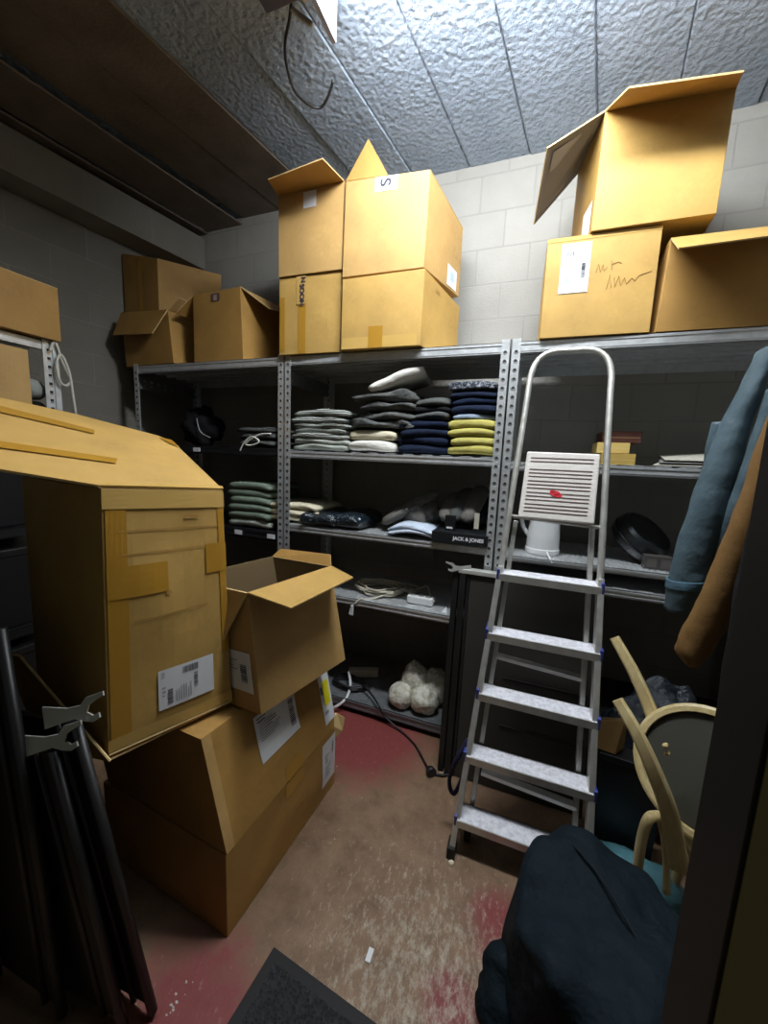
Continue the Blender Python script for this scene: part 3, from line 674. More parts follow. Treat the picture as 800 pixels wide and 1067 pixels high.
c.patch(1, .36, .09, .83, .265, PAPER, 'shipping_label', off=.004, marks=barcode(.42, .76, .70, .93, 16, False, 31) + barcode(.62, .30, .69, .70, 16, True, 32) + barcode(.15, .10, .24, .48, 16, True, 33) + lines(.28, .10, .58, .50, 7, 34, 2, True) + lines(.05, .78, .12, .95, 3, 35) + lines(.06, .3, .12, .6, 3, 36))
for (u0, v0, u1, v1) in ((.10, .845, .95, .852), (.12, .76, .9, .766), (.2, .50, .8, .505), (.62, .885, .74, .90), (.44, .585, .48, .60)):
    c.patch(1, u0, v0, u1, v1, CB2, 'crease', off=.003, N=3)
# spread top flaps: one sheet tilting up from the aisle edge
tilt = math.radians(20)
ed = (R3 - R1).normalized(); inw = V((-ed.y, ed.x, 0)).normalized()
if inw.x > 0: inw = -inw
sl = (inw * math.cos(tilt) + V((0, 0, 1)) * math.sin(tilt)).normalized(); nn = ed.cross(sl).normalized()
def onsheet(u, v):
    d = ray(u, v); return CAMPOS + d * ((R1 - CAMPOS).dot(nn) / d.dot(nn))
P = [onsheet(u, v) for u, v in ((105, 507), (232, 511), (180, 461), (164, 454.5), (78, 432), (0, 415), (-18, 410), (-20, 487), (0, 490))]
SHEETDBG = P
b = MB(); b.board(P, .006, 0, 1); fo = b.build('flap', [CB3, CBE], c.t)
def strip(q, mt, par, off=.004):
    s = MB(); up_ = nn if nn.z > 0 else -nn
    s.add([onsheet(u, v) + up_ * (.003 + off) for u, v in q], [(0, 1, 2, 3)]); return s.build('tape', mt, par, fixn=False)
strip([(-16, 421), (98, 450), (98, 454), (-16, 428)], TAPE, fo); strip([(-16, 460), (122, 480), (120, 485), (-16, 467)], TAPE, fo)
strip([(165, 457), (178, 460), (187, 468), (175, 463)], TAPE, fo)
strip([(107, 505), (231, 508.5), (232, 511), (106, 508)], TAPEC, fo)
# bottom flaps hanging open
q1 = at(115, 793, Y=.60); q2 = at(20, 683, Y=.575); q3 = at(7, 683, Y=.565); q4 = at(30, 745, Y=.575); q5 = at(75, 785, Y=.59)
b = MB(); b.board([q1, q2, q3, q4, q5], .005, 0, 1); b.tube([q1, q2], .0035, 6, 1); b.tube([q2, q3], .0035, 6, 1); b.build('bottom_flap', [CB2, CBE], c.t)
b = MB(); b.board([BR0 + V((.003, 0, -.005)), BR2 + V((.003, 0, -.005)), BR2 + V((-.03, .0, -.02)), BR0 + V((-.012, 0, -.028))], .005, 0, 1); b.tube([BR0 + V((.0, 0, -.022)), BR2 + V((-.01, 0, -.016))], .003, 6, 1); b.build('bottom_flap', [CB3, CBE], c.t)

# ------------------------------------------------------------------ stepladder
def build_ladder():
    K = .267
    def LP(x, z, off=0): return V((x, 1.316 + K * z + off, z))
    t = thing('stepladder', (.08, 1.34, 0), 'folded aluminium stepladder with white treads leaning on the shelving', 'ladder')
    zs = [1.078, .844, .614, .380, .150]; xl = [-.071, -.092, -.104, -.128, -.137]; xr = [.295, .306, .312, .317, .320]
    def xL(z): return -.149 + (z / 1.08) * .078 if z < 1.08 else -.071 + (z - 1.08) * .055
    def xR(z): return .322 - (z / 1.08) * .027 if z < 1.08 else .295 - (z - 1.08) * .016
    b = MB()
    for f in (xL, xR):
        b.bar(LP(f(0.02), .02), LP(f(1.1), 1.1), .022, .052, up=(0, -1, .3))
    b.build('side_rail', ALU, t, bevel=.003)
    # hoop
    pts = []
    for z in (1.06, 1.25, 1.45, 1.65, 1.82, 1.90): pts.append(LP(xL(z), z))
    a, e = xL(1.93), xR(1.93)
    for z, q in ((1.96, .05), (1.995, .16), (2.008, .3), (2.008, .5), (2.008, .7), (1.995, .84), (1.96, .95)): pts.append(LP(a + (e - a) * q, z))
    for z in (1.90, 1.82, 1.65, 1.45, 1.25, 1.06): pts.append(LP(xR(z), z))
    b = MB(); b.tube(pts, .0125, 10, smooth=3); b.build('hoop', ALU, t, smooth=True)
    for z, l, r in zip(zs, xl, xr):
        b = MB(); y = LP(0, z).y
        b.box(l, y - .03, z - .008, r, y + .055, z, 0); b.box(l - .004, y - .034, z - .03, r + .004, y - .026, z - .001, 1); b.box(l, y + .05, z - .03, r, y + .055, z, 1)
        tr = b.build('tread', [TREAD, ALU], t)
        for x, sg in ((l, -1), (r, 1)):
            b = MB(); b.box(min(x, x + sg * .012), y - .034, z - .028, max(x, x + sg * .012), y + .05, z + .016); b.build('end_cap', BLUEP, tr, bevel=.003)
    # folded platform
    pl, pr = -.016, .262
    n = V((0, -1, K)).normalized()
    def PP(x, z, o=0): return LP(x, z) + n * o
    b = MB(); b.hexa([PP(pl - .006, 1.30, .0), PP(pr - .004, 1.298, .0), PP(pr - .004, 1.298, .02), PP(pl - .006, 1.30, .02), PP(pl + .006, 1.572, .0), PP(pr, 1.57, .0), PP(pr, 1.57, .02), PP(pl + .006, 1.572, .02)])
    po = b.build('platform', mat('platform_cream', (.78, .74, .68), .5), t, bevel=.006)
    b = MB(); GR = mat('groove_brown', (.10, .06, .05), .6)
    zz = 1.325
    for gi in range(5):
        for gk in range(3 if gi else 2):
            z = 1.545 - gi * .047 - gk * .0145
            b.box(pl + .024, 0, z - .0022, pr - .02, .0, z + .0022)
    for i in range(len(b.v)):
        p = b.v[i]; b.v[i] = PP(p.x - .012 * (1.57 - p.z) / .27, p.z, .0212)
    b.build('grip_groove', GR, po, fixn=False)
    b = MB()
    for cx, cz, r in ((.11, 1.405, .016), (.122, 1.398, .012), (.10, 1.412, .009)):
        b.add([PP(cx + r * math.cos(a) * 1.2, cz + r * .7 * math.sin(a), .0222) for a in [2 * PI * k / 12 for k in range(12)]], [tuple(range(12))])
    b.build('red_stain', RED, po, fixn=False)
    b = MB(); b.tube([LP(-.058, 1.305, .004), LP(.285, 1.29, .004)], .008, 8); b.build('cross_bar', ALU, t, smooth=True)
    # rear frame folded behind
    b = MB()
    for x0, x1 in ((-.10, -.03), (.285, .262)):
        b.bar(LP(x0, .03, .085), LP(x1, 1.28, .05), .018, .028, up=(0, -1, .3))
    b.build('rear_leg', ALU, t, bevel=.002)
    for z in (.72, .27):
        b = MB(); b.bar(LP(-.07, z, .075), LP(.28, z - .02, .075), .03, .016, up=(0, 0, 1)); b.build('rear_bar', ALU, t)
    for x in (-.149, .322):
        b = MB(); b.box(x - .016, 1.29, 0, x + .016, 1.35, .05); b.build('foot', BLKR, t, bevel=.004)
    for x in (-.10, .285):
        b = MB(); b.box(x - .013, 1.385, 0, x + .013, 1.425, .05); b.build('foot', BLKR, t, bevel=.003)
    b = MB(); p = [LP(-.13, .42, .0), V((-.165, 1.40, .34)), V((-.19, 1.42, .24)), V((-.185, 1.43, .17)), V((-.16, 1.42, .18)), LP(-.12, .32, .05)]
    b.tube(p, .009, 6, smooth=5); b.build('strap', mat('strap_navy', (.01, .01, .05), .8), t, smooth=True)
build_ladder()

# ------------------------------------------------------------------ black shop panels with chrome claws
def claw(pa, fwd, up, size, t, thick=.004, mi=CHROME):
    """hooked bracket plate: fwd and up span its plane"""
    f = V(fwd).normalized(); u = V(up); u = (u - f * u.dot(f)).normalized(); pa = V(pa)
    out = [(-1.0, .42), (-.2, .30), (.25, .34), (.45, .55), (.75, .60), (1.02, .66), (1.02, .54), (.75, .44), (.52, .32), (.42, .12), (.60, .02), (.80, .08), (.82, -.06), (.60, -.16), (.30, -.12), (.0, -.02), (-.4, -.10), (-1.0, -.22)]
    b = MB(); b.board([pa + f * (x * size) + u * (y * size) for x, y in out], thick)
    return b.build('claw_bracket', mi, t)
def left_panels():
    G = 'black metal shop panels leaning by the door'
    spec = [(at(79, 752, Y=.535), V((-.815, .575, 0)), 'black metal shop panel with chrome claw, the one nearer the boxes', 1),
            (at(56, 782, Y=.505), V((-.862, .527, 0)), 'black metal shop panel with chrome claw, the one nearer the door post', 1),
            (at(1, 655, Y=.478), V((-1.03, .481, 0)), 'tall black board at the left edge, in front of the panels with claws', 0)]
    for T_, F_, lab, cl in spec:
        t = thing('shop_panel', F_, lab, 'panel', G)
        ax = (T_ - F_).normalized(); w = V((-.20, 0, -.0)); w = (w - ax * w.dot(ax)).normalized(); 
        L = (T_ - F_).length
        b = MB(); b.tube([F_ + ax * .018, F_ + ax * L], .012, 12); b.build('edge_tube', BLKM, t, smooth=True)
        b = MB(); a0 = F_ + ax * .05 + w * .012; 
        b.board([a0, F_ + ax * L + w * .012, F_ + ax * L + w * .26, F_ + ax * .05 + w * .26], .014 if cl else .01); b.build('panel_sheet', BLKM, t)
        b = MB(); b.tube([F_ + ax * .04 + w * .055 + V((0, -.008, 0)), F_ + ax * L + w * .055 + V((0, -.008, 0))], .008, 10); b.build('edge_fold', BLKM, t, smooth=True)
        if cl: claw(F_ + ax * (L + .01) + V((.0, 0, .0)), (.93, .25, .22), (-.2, .1, .95), .085, t)
left_panels()
def back_panel():
    t = thing('shop_panel', (.02, 1.70, 0), 'large black metal shop panel standing behind the stepladder', 'panel')
    def Q(x, z, o=0): return V((x - .012 * z + .0, 1.69 + .135 * z + o, z))
    def slab(x0, x1, z0, z1, o0, o1, name, mt):
        b = MB(); b.hexa([Q(x0, z0, o0), Q(x1, z0, o0), Q(x1, z0, o1), Q(x0, z0, o1), Q(x0, z1, o0), Q(x1, z1, o0), Q(x1, z1, o1), Q(x0, z1, o1)]); return b.build(name, mt, t, bevel=.003)
    slab(-.205, .335, .003, 1.0, 0, .02, 'panel_sheet', PANELG)
    slab(-.29, -.262, .003, .995, .0, .045, 'side_channel', BLKM); slab(-.255, -.225, .003, .995, -.012, .045, 'side_channel', BLKM); slab(-.22, -.205, .003, .995, -.004, .03, 'side_channel', BLKM)
    slab(.335, .352, .003, 1.0, -.01, .02, 'side_channel', PANELG)
    for z in (.30, .52, .74): slab(-.02, .335, z, z + .012, -.008, 0, 'stiffener', BLKM)
    slab(-.262, -.03, .985, 1.006, -.014, .03, 'top_edge', CHROME)
    claw(Q(-.262, 1.0, -.015), (-1, -.2, -.05), (0, .1, 1), .06, t)
back_panel()

# ------------------------------------------------------------------ folded garments
def garment(w, d, h, mt, seed, name='folded_garment', arch=.25, wob=1.0, yaw=0.0, folds=1):
    """folded garment: doubled layers joined by rounded folds at the front"""
    prof = []
    hh = h / folds
    for k in range(folds):
        z0 = k * hh; r = hh / 2 * .96; zc = z0 + hh / 2
        prof.append((d / 2, z0 + .06 * hh)); prof.append((-d / 2 + r, z0 + .02 * hh))
        for a in range(1, 6): th = -PI / 2 - PI * a / 6; prof.append((-d / 2 + r + math.cos(th) * r, zc + math.sin(th) * r))
        prof.append((-d / 2 + r, z0 + hh * .98)); prof.append((d / 2, z0 + hh * .94))
        if k == folds - 1: break
        prof.append((d / 2, z0 + hh * .98)); prof.append((-d / 2 + hh * 1.2, z0 + hh))
    # close along the back
    nx = 12; b = MB(); R_ = []
    for i in range(nx + 1):
        q = 2 * i / nx - 1; x = q * w / 2; es = 1 - .35 * abs(q) ** 8; ring = []
        for (y, z) in prof:
            p = V((x, y, z)); n1 = nz((x * 9, y * 6, z * 12), 1, seed)
            zz = h / 2 + (z - h / 2) * es + arch * h * (1 - q * q) + n1 * h * .16 * wob * min(1, z / h + .2)
            yy = y * (1 - .05 * abs(q) ** 6) + nz((x * 7, z * 30, 3), 1, seed) * .012 * wob
            ring.append(V((x + nz((y * 9, z * 40, 1), 1, seed) * .006 * wob, yy, zz)))
        R_.append(ring)
    b.rings(R_, True)
    if yaw:
        ca, sa = math.cos(yaw), math.sin(yaw); b.v = [V((p.x * ca - p.y * sa, p.x * sa + p.y * ca, p.z)) for p in b.v]
    return b
ORD = {1: ['only'], 2: ['topmost', 'bottom'], 3: ['topmost', 'middle', 'bottom'], 4: ['topmost', 'second from the top', 'third from the top', 'bottom'],
       5: ['topmost', 'second from the top', 'middle', 'second from the bottom', 'bottom'], 6: ['topmost', 'second from the top', 'third from the top', 'third from the bottom', 'second from the bottom', 'bottom'],
       7: ['topmost', 'second from the top', 'third from the top', 'middle', 'third from the bottom', 'second from the bottom', 'bottom']}
def stack(xl, xr, yf, depth, z, hs, mats, what, place, group, arch=.25, wob=1.0, seed=0, jit=.01, name='folded_garment', gap=.0):
    zc = z; n = len(hs)
    for i, h in enumerate(hs):
        w = xr - xl + random.uniform(-jit, jit); cx = (xl + xr) / 2 + random.uniform(-jit, jit)
        b = garment(w, depth, h, None, seed + i, arch=arch, wob=wob, yaw=random.uniform(-.04, .04))
        m_ = mats[i] if isinstance(mats, list) else mats
        o = b.build(name, m_, smooth=True, loc=(0, 0, 0)); o.location = (cx, yf + depth / 2 + random.uniform(-jit, jit) * .5, zc)
        pos = ORD[n][n - 1 - i]
        w_ = what[i] if isinstance(what, list) else what
        tag(o, ('%s, %s %s' % (w_, pos, place)) if n > 1 else '%s, %s' % (w_, place), 'clothes', group)
        zc += h * (1.0 + gap)
    return zc
def X(u, v, y): return at(u, v, Y=y).x
YG = 1.914
z = T1 + .004
stack(X(305, 460, YG), X(361, 460, YG), YG, .34, z, [.032, .03, .03, .03, .03, .035, .04], [F_PALE, F_PALE, F_STRIPE, F_GREY, F_STRIPE, F_STRIPE, F_STRIPE], 'grey striped folded top', 'of the left stack on the clothes shelf', 'grey striped tops', .12, 1.6, 20)
zc = stack(X(362, 465, YG), X(410, 465, YG), YG, .34, z, [.06, .055], [F_WHITE, F_CREAM], ['white folded garment', 'cream folded garment'], 'of the pale pair under the charcoal jeans', 'pale garments under the jeans', .12, .8, 30)
zj = stack(X(369, 440, YG), X(430, 440, YG), YG + .01, .34, zc + .012, [.045, .045, .05, .05], F_JEANS, 'faded charcoal jeans', 'of the pile on the pale garments', 'charcoal jeans', .12, 3.4, 40, .035)
b = garment(.30, .30, .055, None, 51, arch=.05, wob=1.4); ang = math.radians(-17)
o = b.build('folded_trousers', F_WHITE, smooth=True); o.location = (X(410, 404, YG), YG + .15, zj + .04); o.rotation_euler = (0, ang, .1)
tag(o, 'cream folded trousers lying tilted on top of the charcoal jeans', 'clothes')
xa, xb = X(414, 465, YG), X(466, 465, YG)
zn = stack(xa, xb, YG + .005, .34, z, [.045, .04, .04, .04], [F_NAVY, F_NAVY2, F_NAVY, F_NAVY2], 'navy folded jumper', 'of the navy stack between cream and mustard', 'navy jumpers between cream and mustard', .15, .9, 60)
stack(xa + .07, xb + .005, YG + .03, .32, zn + .01, [.035, .035, .035], [F_CHAR, F_BLACK, F_CHAR], 'dark patterned folded top', 'of the three on the navy stack', 'dark patterned tops on navy stack', .2, 2.0, 70)
xa, xb = X(466, 465, YG), X(519, 465, YG)
zn = stack(xa, xb, YG, .34, z, [.045, .042, .042, .042], F_MUST, 'mustard yellow folded jumper', 'of the mustard stack', 'mustard jumpers', .22, .6, 80)
zn = stack(xa + .005, xb + .005, YG + .01, .33, zn + .004, [.022], F_SLATE, 'slate blue thin folded top', 'lying directly on the mustard jumpers', None, .3, 1.6, 90)
zn = stack(xa, xb + .01, YG + .01, .33, zn + .004, [.038, .036, .034], [F_NAVY, F_NAVY2, F_NAVY], 'navy folded jumper', 'of the three above the mustard stack', 'navy jumpers above mustard', .22, 1.0, 100)
zn = stack(xa - .005, xb + .01, YG + .0, .33, zn + .006, [.038], F_FRING, 'grey speckled fringed scarf', 'on the very top of the mustard stack', None, .2, 1.6, 110, name='folded_scarf')
# left unit, second shelf
z = 1.555 + .004
stack(X(249, 468, YG), X(288, 468, YG), YG, .33, z, [.045, .04, .03], F_CHAR, 'dark grey garment', 'of the corded pile beside the left post', 'dark grey corded garments', .2, 2.0, 120)
b = MB(); P = lambda u, v, y=1.903: at(u, v, Y=y)
b.tube([P(250, 470), P(254, 462), P(262, 455), P(270, 460), P(262, 464), P(256, 462), P(270, 453), P(282, 452)], .005, 6, smooth=5)
tag(b.build('drawstring', F_WHITE, smooth=True, loc=P(262, 462)), 'white drawstring cord lying across the dark grey garments', 'cord')
def blob(c, rx, ry, rz, seed, amp=.18, n=28, mrings=16, flat=.0, fr=2.2):
    b = MB(); R_ = []
    for i in range(mrings + 1):
        th = PI * i / mrings; r = []
        for j in range(n):
            ph = 2 * PI * j / n; d = V((math.sin(th) * math.cos(ph), math.sin(th) * math.sin(ph), math.cos(th)))
            s = 1 + amp * (nz(d, fr, seed) + .5 * nz(d, fr * 2.6, seed + 3))
            p = V((d.x * rx * s, d.y * ry * s, d.z * rz * s)); p.z = max(p.z, -rz * .92)
            r.append(V(c) + p)
        R_.append(r)
    b.rings(R_, True); return b
b = blob(at(212, 450, Y=2.14), .13, .12, .14, 5, .35, fr=2.8); lo = min(p.z for p in b.v); b.v = [p + V((0, 0, z - lo)) for p in b.v]
t = thing('cloth_bag', (at(212, 450, Y=2.14).x, 2.14, z), 'black crumpled bag in the dark of the left unit, second shelf', 'bag')
b.build('bag_body', F_BLACK, t, smooth=True)
b = MB(); q = at(205, 436, Y=2.02); b.tube([q, at(207, 446, Y=2.01), at(211, 452, Y=2.01), at(219, 456, Y=2.02)], .004, 6, smooth=4); b.build('bag_cord', F_GREY, t, smooth=True)
# left unit, third shelf
z = 1.045 + .004
stack(X(237, 535, YG), X(280, 535, YG), YG, .34, z, [.05, .05, .048, .045, .045, .045], [F_PALE, F_SAGE, F_SAGE, F_SAGE, F_SAGE, F_SAGE], ['pale sage folded shirt'] + ['dark sage green folded shirt'] * 5, 'of the left green stack', 'sage green shirts', .2, .8, 130)
zc = stack(X(282, 548, YG + .03), X(318, 545, YG + .03), YG + .03, .3, z, [.05], F_BLACK, 'black folded garment', 'lying under the cream trousers behind the left post', None, .1, .8, 140)
stack(X(272, 540, YG + .02), X(328, 535, YG + .02), YG + .02, .36, zc + .012, [.036, .036, .036], F_CREAM, 'cream folded trousers', 'of the pile behind the left post, third shelf', 'cream trousers behind the post', .3, 1.8, 150)
# middle unit, third shelf
z = T2 + .004
for i, (u, v, h, lab) in enumerate(((330, 553, .06, 'dark garment in crinkled clear plastic, nearer the left post'), (357, 557, .06, 'dark garment in crinkled clear plastic, under the white tag'))):
    b = garment(.22, .32, .075, None, 160 + i, arch=.15, wob=2.6); o = b.build('wrapped_garment', WRAP, smooth=True)
    o.location = (X(u, v, YG), YG + .13 + .02 * i, z); o.rotation_euler = (0, 0, .1 - .2 * i); tag(o, lab, 'clothes', 'plastic wrapped garments')
b = MB(); P0 = at(367, 540, Y=1.925); b.board([at(359, 541, Y=1.93), at(367, 545.5, Y=1.925), at(376, 541, Y=1.95), at(368, 536, Y=1.97)], .002)
tag(b.build('price_tag', PAPER, loc=P0), 'white paper tag lying on the plastic wrapped garments', 'tag')
b = garment(X(452, 552, YG) - X(403, 552, YG), .30, .05, None, 171, arch=.5, wob=1.4, folds=2); o = b.build('folded_shirt', F_LBLUE, smooth=True)
o.location = (X(428, 555, YG), YG + .13, z); tag(o, 'light blue folded shirt at the front of the third shelf', 'clothes')
# dark jacket behind it: slumped ridge
def ridge(p0, p1, r0, r1, seed, zfloor, n=14, k=18, flat=.55):
    p0, p1 = V(p0), V(p1); b = MB(); R_ = []
    d = (p1 - p0).normalized(); s = d.cross(V((0, 0, 1))).normalized(); u = s.cross(d)
    for i in range(k + 1):
        t_ = i / k; c_ = p0 + (p1 - p0) * t_; r = (r0 + (r1 - r0) * t_) * (math.sqrt(max(.02, 1 - (2 * t_ - 1) ** 6)))
        ring = []
        for j in range(n):
            a = 2 * PI * j / n; w = 1 + .22 * nz((t_ * 4, math.cos(a) * 1.3, math.sin(a) * 1.3), 1.4, seed)
            q = c_ + (s * math.cos(a) * r + u * math.sin(a) * r * flat) * w; q.z = max(q.z, zfloor); ring.append(q)
        R_.append(ring)
    b.rings(R_, True); return b
t = thing('folded_jacket', (X(430, 540, 2.1), 2.1, z), 'dark taupe jacket slumped behind the light blue shirt', 'clothes')
b = ridge(at(398, 545, Y=2.02), at(446, 517, Y=2.12), .055, .06, 3, z); b.build('sleeve', F_TAUPE, t, smooth=True)
b = ridge(V((X(425, 550, 2.08), 2.06, z + .05)), at(450, 528, Y=2.2), .11, .12, 4, z, flat=.8); b.build('jacket_body', F_TAUPE, t, smooth=True)
b = ridge(at(424, 532, Y=2.04), at(456, 512, Y=2.16), .045, .05, 8, z); b.build('collar', F_TAUPE, t, smooth=True)
# black cardboard tray with lettering
bx0, bx1 = X(449, 572, 1.89), X(507, 580, 1.89)
t = thing('display_box', ((bx0 + bx1) / 2, 1.95, z), 'flat black lettered display box at the right end of the third shelf', 'box')
b = MB(); b.box(bx0, 1.885, z - .0, bx1, 2.25, z + .055); b.box(bx0 + .01, 1.895, z + .055, bx1 - .01, 2.24, z + .058)
b.build('box_body', mat('black_card', (.012, .014, .016), .35), t, bevel=.002)
text_mesh('lettering', 'JACK & JONES', (bx0 + (bx1 - bx0) * .66, 1.8835, z + .028), (1, 0, 0), (0, 0, 1), .024, PAPER, t, .0010, 1.0)
zt = z + .060
G = 'dark trousers laid over the black display box'
for i, (u0, v0, u1, v1, lab) in enumerate(((463, 545, 476, 515, 'dark trousers with rolled leg, leftmost on the display box'), (470, 547, 490, 510, 'dark trousers between the other two on the display box'), (485, 545, 503, 507, 'dark trousers by the post with a pale hang tag'))):
    a = at(u0, v0, Y=1.96 + .01 * i); e_ = at(u1, v1, Y=2.2)
    t = thing('trousers', (a.x, 2.05, zt), lab, 'clothes', G)
    b = ridge(V((a.x, 1.97, zt + .045)), V((e_.x, 2.2, e_.z)), .05, .05, 30 + i, zt, flat=.7); b.build('trouser_leg', F_TAUPE if i != 1 else F_CHAR, t, smooth=True)
    b = ridge(V((a.x + .04, 2.02, zt + .03)), V((e_.x + .05, 2.22, e_.z - .06)), .05, .055, 40 + i, zt, flat=.7); b.build('trouser_leg', F_BLACK, t, smooth=True)
    if i == 2:
        q = at(496.5, 543, Y=1.93); b = MB(); b.box(q.x - .012, q.y, q.z - .04, q.x + .012, q.y + .003, q.z + .04); b.build('hang_tag', mat('tag_cream', (.55, .52, .42), .6), t)
q = at(468, 555, Y=1.93); b = MB(); b.box(q.x - .025, 1.925, zt, q.x + .025, 1.955, zt + .075); b.box(q.x - .016, 1.9245, zt + .008, q.x + .016, 1.925, zt + .018, 1)
tag(b.build('black_pouch', [F_BLACK, PAPER], loc=(q.x, 1.94, zt)), 'small black pouch with white print on the display box', 'pouch')

# ------------------------------------------------------------------ middle unit, lower shelves
z = T3 + .004
def coil(c, rx, ry, turns, seed, r, mt, tail=None, head=None, name='cable', label='', dz=.004):
    pts = list(head or []); rr = random.Random(seed)
    for i in range(turns * 14):
        a = 2 * PI * i / 14; k = 1 + .18 * rr.uniform(-1, 1)
        pts.append(V(c) + V((math.cos(a) * rx * k, math.sin(a) * ry * k, i / (turns * 14) * dz * turns * 2 + .004)))
    pts += list(tail or [])
    b = MB(); b.tube(pts, r, 6, smooth=3); return b
cz = z + .004
c0 = at(396, 617, Y=2.08); c0.z = cz
t = thing('extension_cable', c0, 'coiled beige cable with a plug hanging over the shelf edge', 'cable')
tail = [at(384, 625, Y=1.93), at(376, 624, Y=1.91), at(369, 630, Y=1.895)]
coil(c0, .135, .10, 5, 3, .0055, None, tail).build('cord', BEIGEP, t, smooth=True)
q = at(366, 633, Y=1.885); b = MB(); b.hexa([q + V(p) for p in ((-.018, 0, -.045), (.010, 0, -.05), (.010, .012, -.05), (-.018, .012, -.045), (-.004, 0, .012), (.010, 0, .012), (.010, .012, .012), (-.004, .012, .012))]); b.build('plug', WHITEP, t, bevel=.003)
c1 = at(438, 628, Y=2.0); c1.z = z
t = thing('power_strip', c1, 'short white power strip with its cord, right of the coiled cable', 'power strip')
b = MB(); b.box(c1.x - .075, c1.y - .028, z, c1.x + .075, c1.y + .028, z + .045); ps = b.build('strip_body', WHITEP, t, bevel=.008)
for i in range(3):
    b = MB(); b.lathe([(.0001, 0), (.019, 0), (.019, .0015), (.015, .0015), (.013, .0004), (.0001, .0004)], (c1.x - .045 + i * .045, c1.y, z + .0452), 16); b.build('socket', mat('socket_grey', (.35, .35, .33), .5), ps)
c2 = at(428, 606, Y=2.16); c2.z = cz
coil(c2, .06, .06, 3, 9, .005, None, [at(445, 611, Y=2.1), at(448, 620, Y=2.03), V((c1.x + .08, c1.y, z + .025))]).build('cord', BEIGEP, t, smooth=True)
b = MB(); q = at(462, 640, Y=1.93); b.board([at(456, 641, Y=1.93), at(465, 632, Y=1.96), at(466, 648, Y=1.93)], .003)
tag(b.build('paper_sheet', PAPER, loc=q), 'white paper corner sticking up at the right of the cable shelf', 'paper')
z = T4 + .004
q = at(381, 692, Y=2.15); q.z = z
t = thing('power_strip', q, 'beige power strip in the dark on the bottom shelf', 'power strip')
b = MB(); b.hexa([q + V(p) for p in ((-.10, -.05, .0), (.08, .03, .0), (.06, .08, .0), (-.12, 0, .0), (-.10, -.05, .05), (.08, .03, .05), (.06, .08, .05), (-.12, 0, .05))]); b.build('strip_body', BEIGEP, t, bevel=.008)
coil(q + V((-.05, -.12, .0)), .11, .06, 4, 12, .007, None).build('cord', BLKP, t, smooth=True)
b = MB(); p = [at(363, 700, Y=2.05), at(365, 712, Y=2.0), at(362, 725, Y=1.93), at(355, 733, Y=1.885), V((-.985, 1.86, .02)), V((-1.03, 1.855, .012))]; p[0].z = max(p[0].z, z + .02)
b.tube(p, .008, 8, smooth=5); tag(b.build('cable', WHITEP, smooth=True, loc=p[2]), 'white cable looping over the bottom shelf edge to the floor', 'cable')
# white bag with rolls
q = at(436, 722, Y=2.05); q.z = z
t = thing('plastic_bag', q, 'clear plastic bag with white rolls on the bottom shelf beside the black panel', 'bag')
for i, (dx, dy, r, h) in enumerate(((-.085, -.07, .075, .075), (.05, -.06, .085, .07), (-.03, .02, .085, .115), (.09, .05, .085, .10))):
    b = blob(q + V((dx, dy, r * .88 * h / .08)), r, r, r * h / .08, 50 + i, .16, 24, 16); lo = min(p.z for p in b.v); b.v = [p + V((0, 0, z - lo)) for p in b.v]; b.build('bag_content', WBAG, t, smooth=True)
# black cable with plug on the floor
t = thing('power_cable', (-.35, 1.72, 0), 'thin black cable with round plug running from the bottom shelf over the floor', 'cable')
p = [V((-.83, 2.0, z + .05)), at(388, 725, Y=1.94), at(395, 736, Y=1.885), at(400, 746, Z=.05), at(418, 762, Z=.008), at(432, 776, Z=.008), at(440, 790, Z=.008), at(446, 801, Z=.012)]
b = MB(); b.tube(p, .0055, 8, smooth=6); b.build('cord', BLKP, t, smooth=True)
q = at(449, 804, Z=.02); b = MB(); b.lathe([(.006, -.03), (.012, -.028), (.022, -.012), (.024, .012), (.02, .014)], q, 16, axis=(.6, -.7, .1)); b.build('plug', BLKP, t, smooth=True)
b = MB(); b.tube([at(452, 806, Z=.012), at(462, 808, Z=.008), at(469, 806, Z=.008)], .0055, 8, smooth=4); b.build('cord', BLKP, t, smooth=True)
# ------------------------------------------------------------------ right unit contents
z = 1.535 + .004
def carton_small(x0, y0, x1, y1, z0, z1, mt, label, grp, name='small_carton'):
    b = MB(); b.box(x0, y0, z0, x1, y1, z1, 0); b.box(x0 + (x1 - x0) * .02, y0 - .001, z0 + (z1 - z0) * .42, x1 - (x1 - x0) * .02, y0, z0 + (z1 - z0) * .46, 1)
    return tag(b.build(name, [mt, CBE], loc=((x0 + x1) / 2, (y0 + y1) / 2, z0), bevel=.003), label, 'box', grp)
xs = X(627, 470, 2.1), X(663, 470, 2.1)
zA, zB_, zC = z, at(640, 472.5, Y=2.1).z, at(640, 461, Y=2.1).z
carton_small(xs[0], 2.1, xs[1], 2.3, z, zB_, mat('carton_mustard', (.42, .28, .06), .6), 'mustard carton, bottom of the three behind the ladder', 'small cartons behind the ladder')
carton_small(xs[0] - .02, 2.115, X(657, 465, 2.1), 2.28, zB_ + .002, zC, mat('carton_gold', (.62, .45, .14), .5), 'golden carton, middle of the three behind the ladder', 'small cartons behind the ladder')
carton_small(xs[0] - .0, 2.13, X(670, 455, 2.1), 2.31, zC + .002, zC + .055, mat('carton_red', (.13, .045, .03), .7), 'dark red carton, top of the three behind the ladder', 'small cartons behind the ladder')
b = MB(); q = at(712, 480, Y=2.1)
for i in range(3):
    dx = i * .02; b.board([V((q.x - .14 + dx, 2.0, z + .004 + i * .012)), V((q.x + .12 + dx, 1.97, z + .006 + i * .012)), V((q.x + .14, 2.2, z + .03 + i * .02)), V((q.x - .06, 2.22, z + .02 + i * .016))], .003, i % 2)
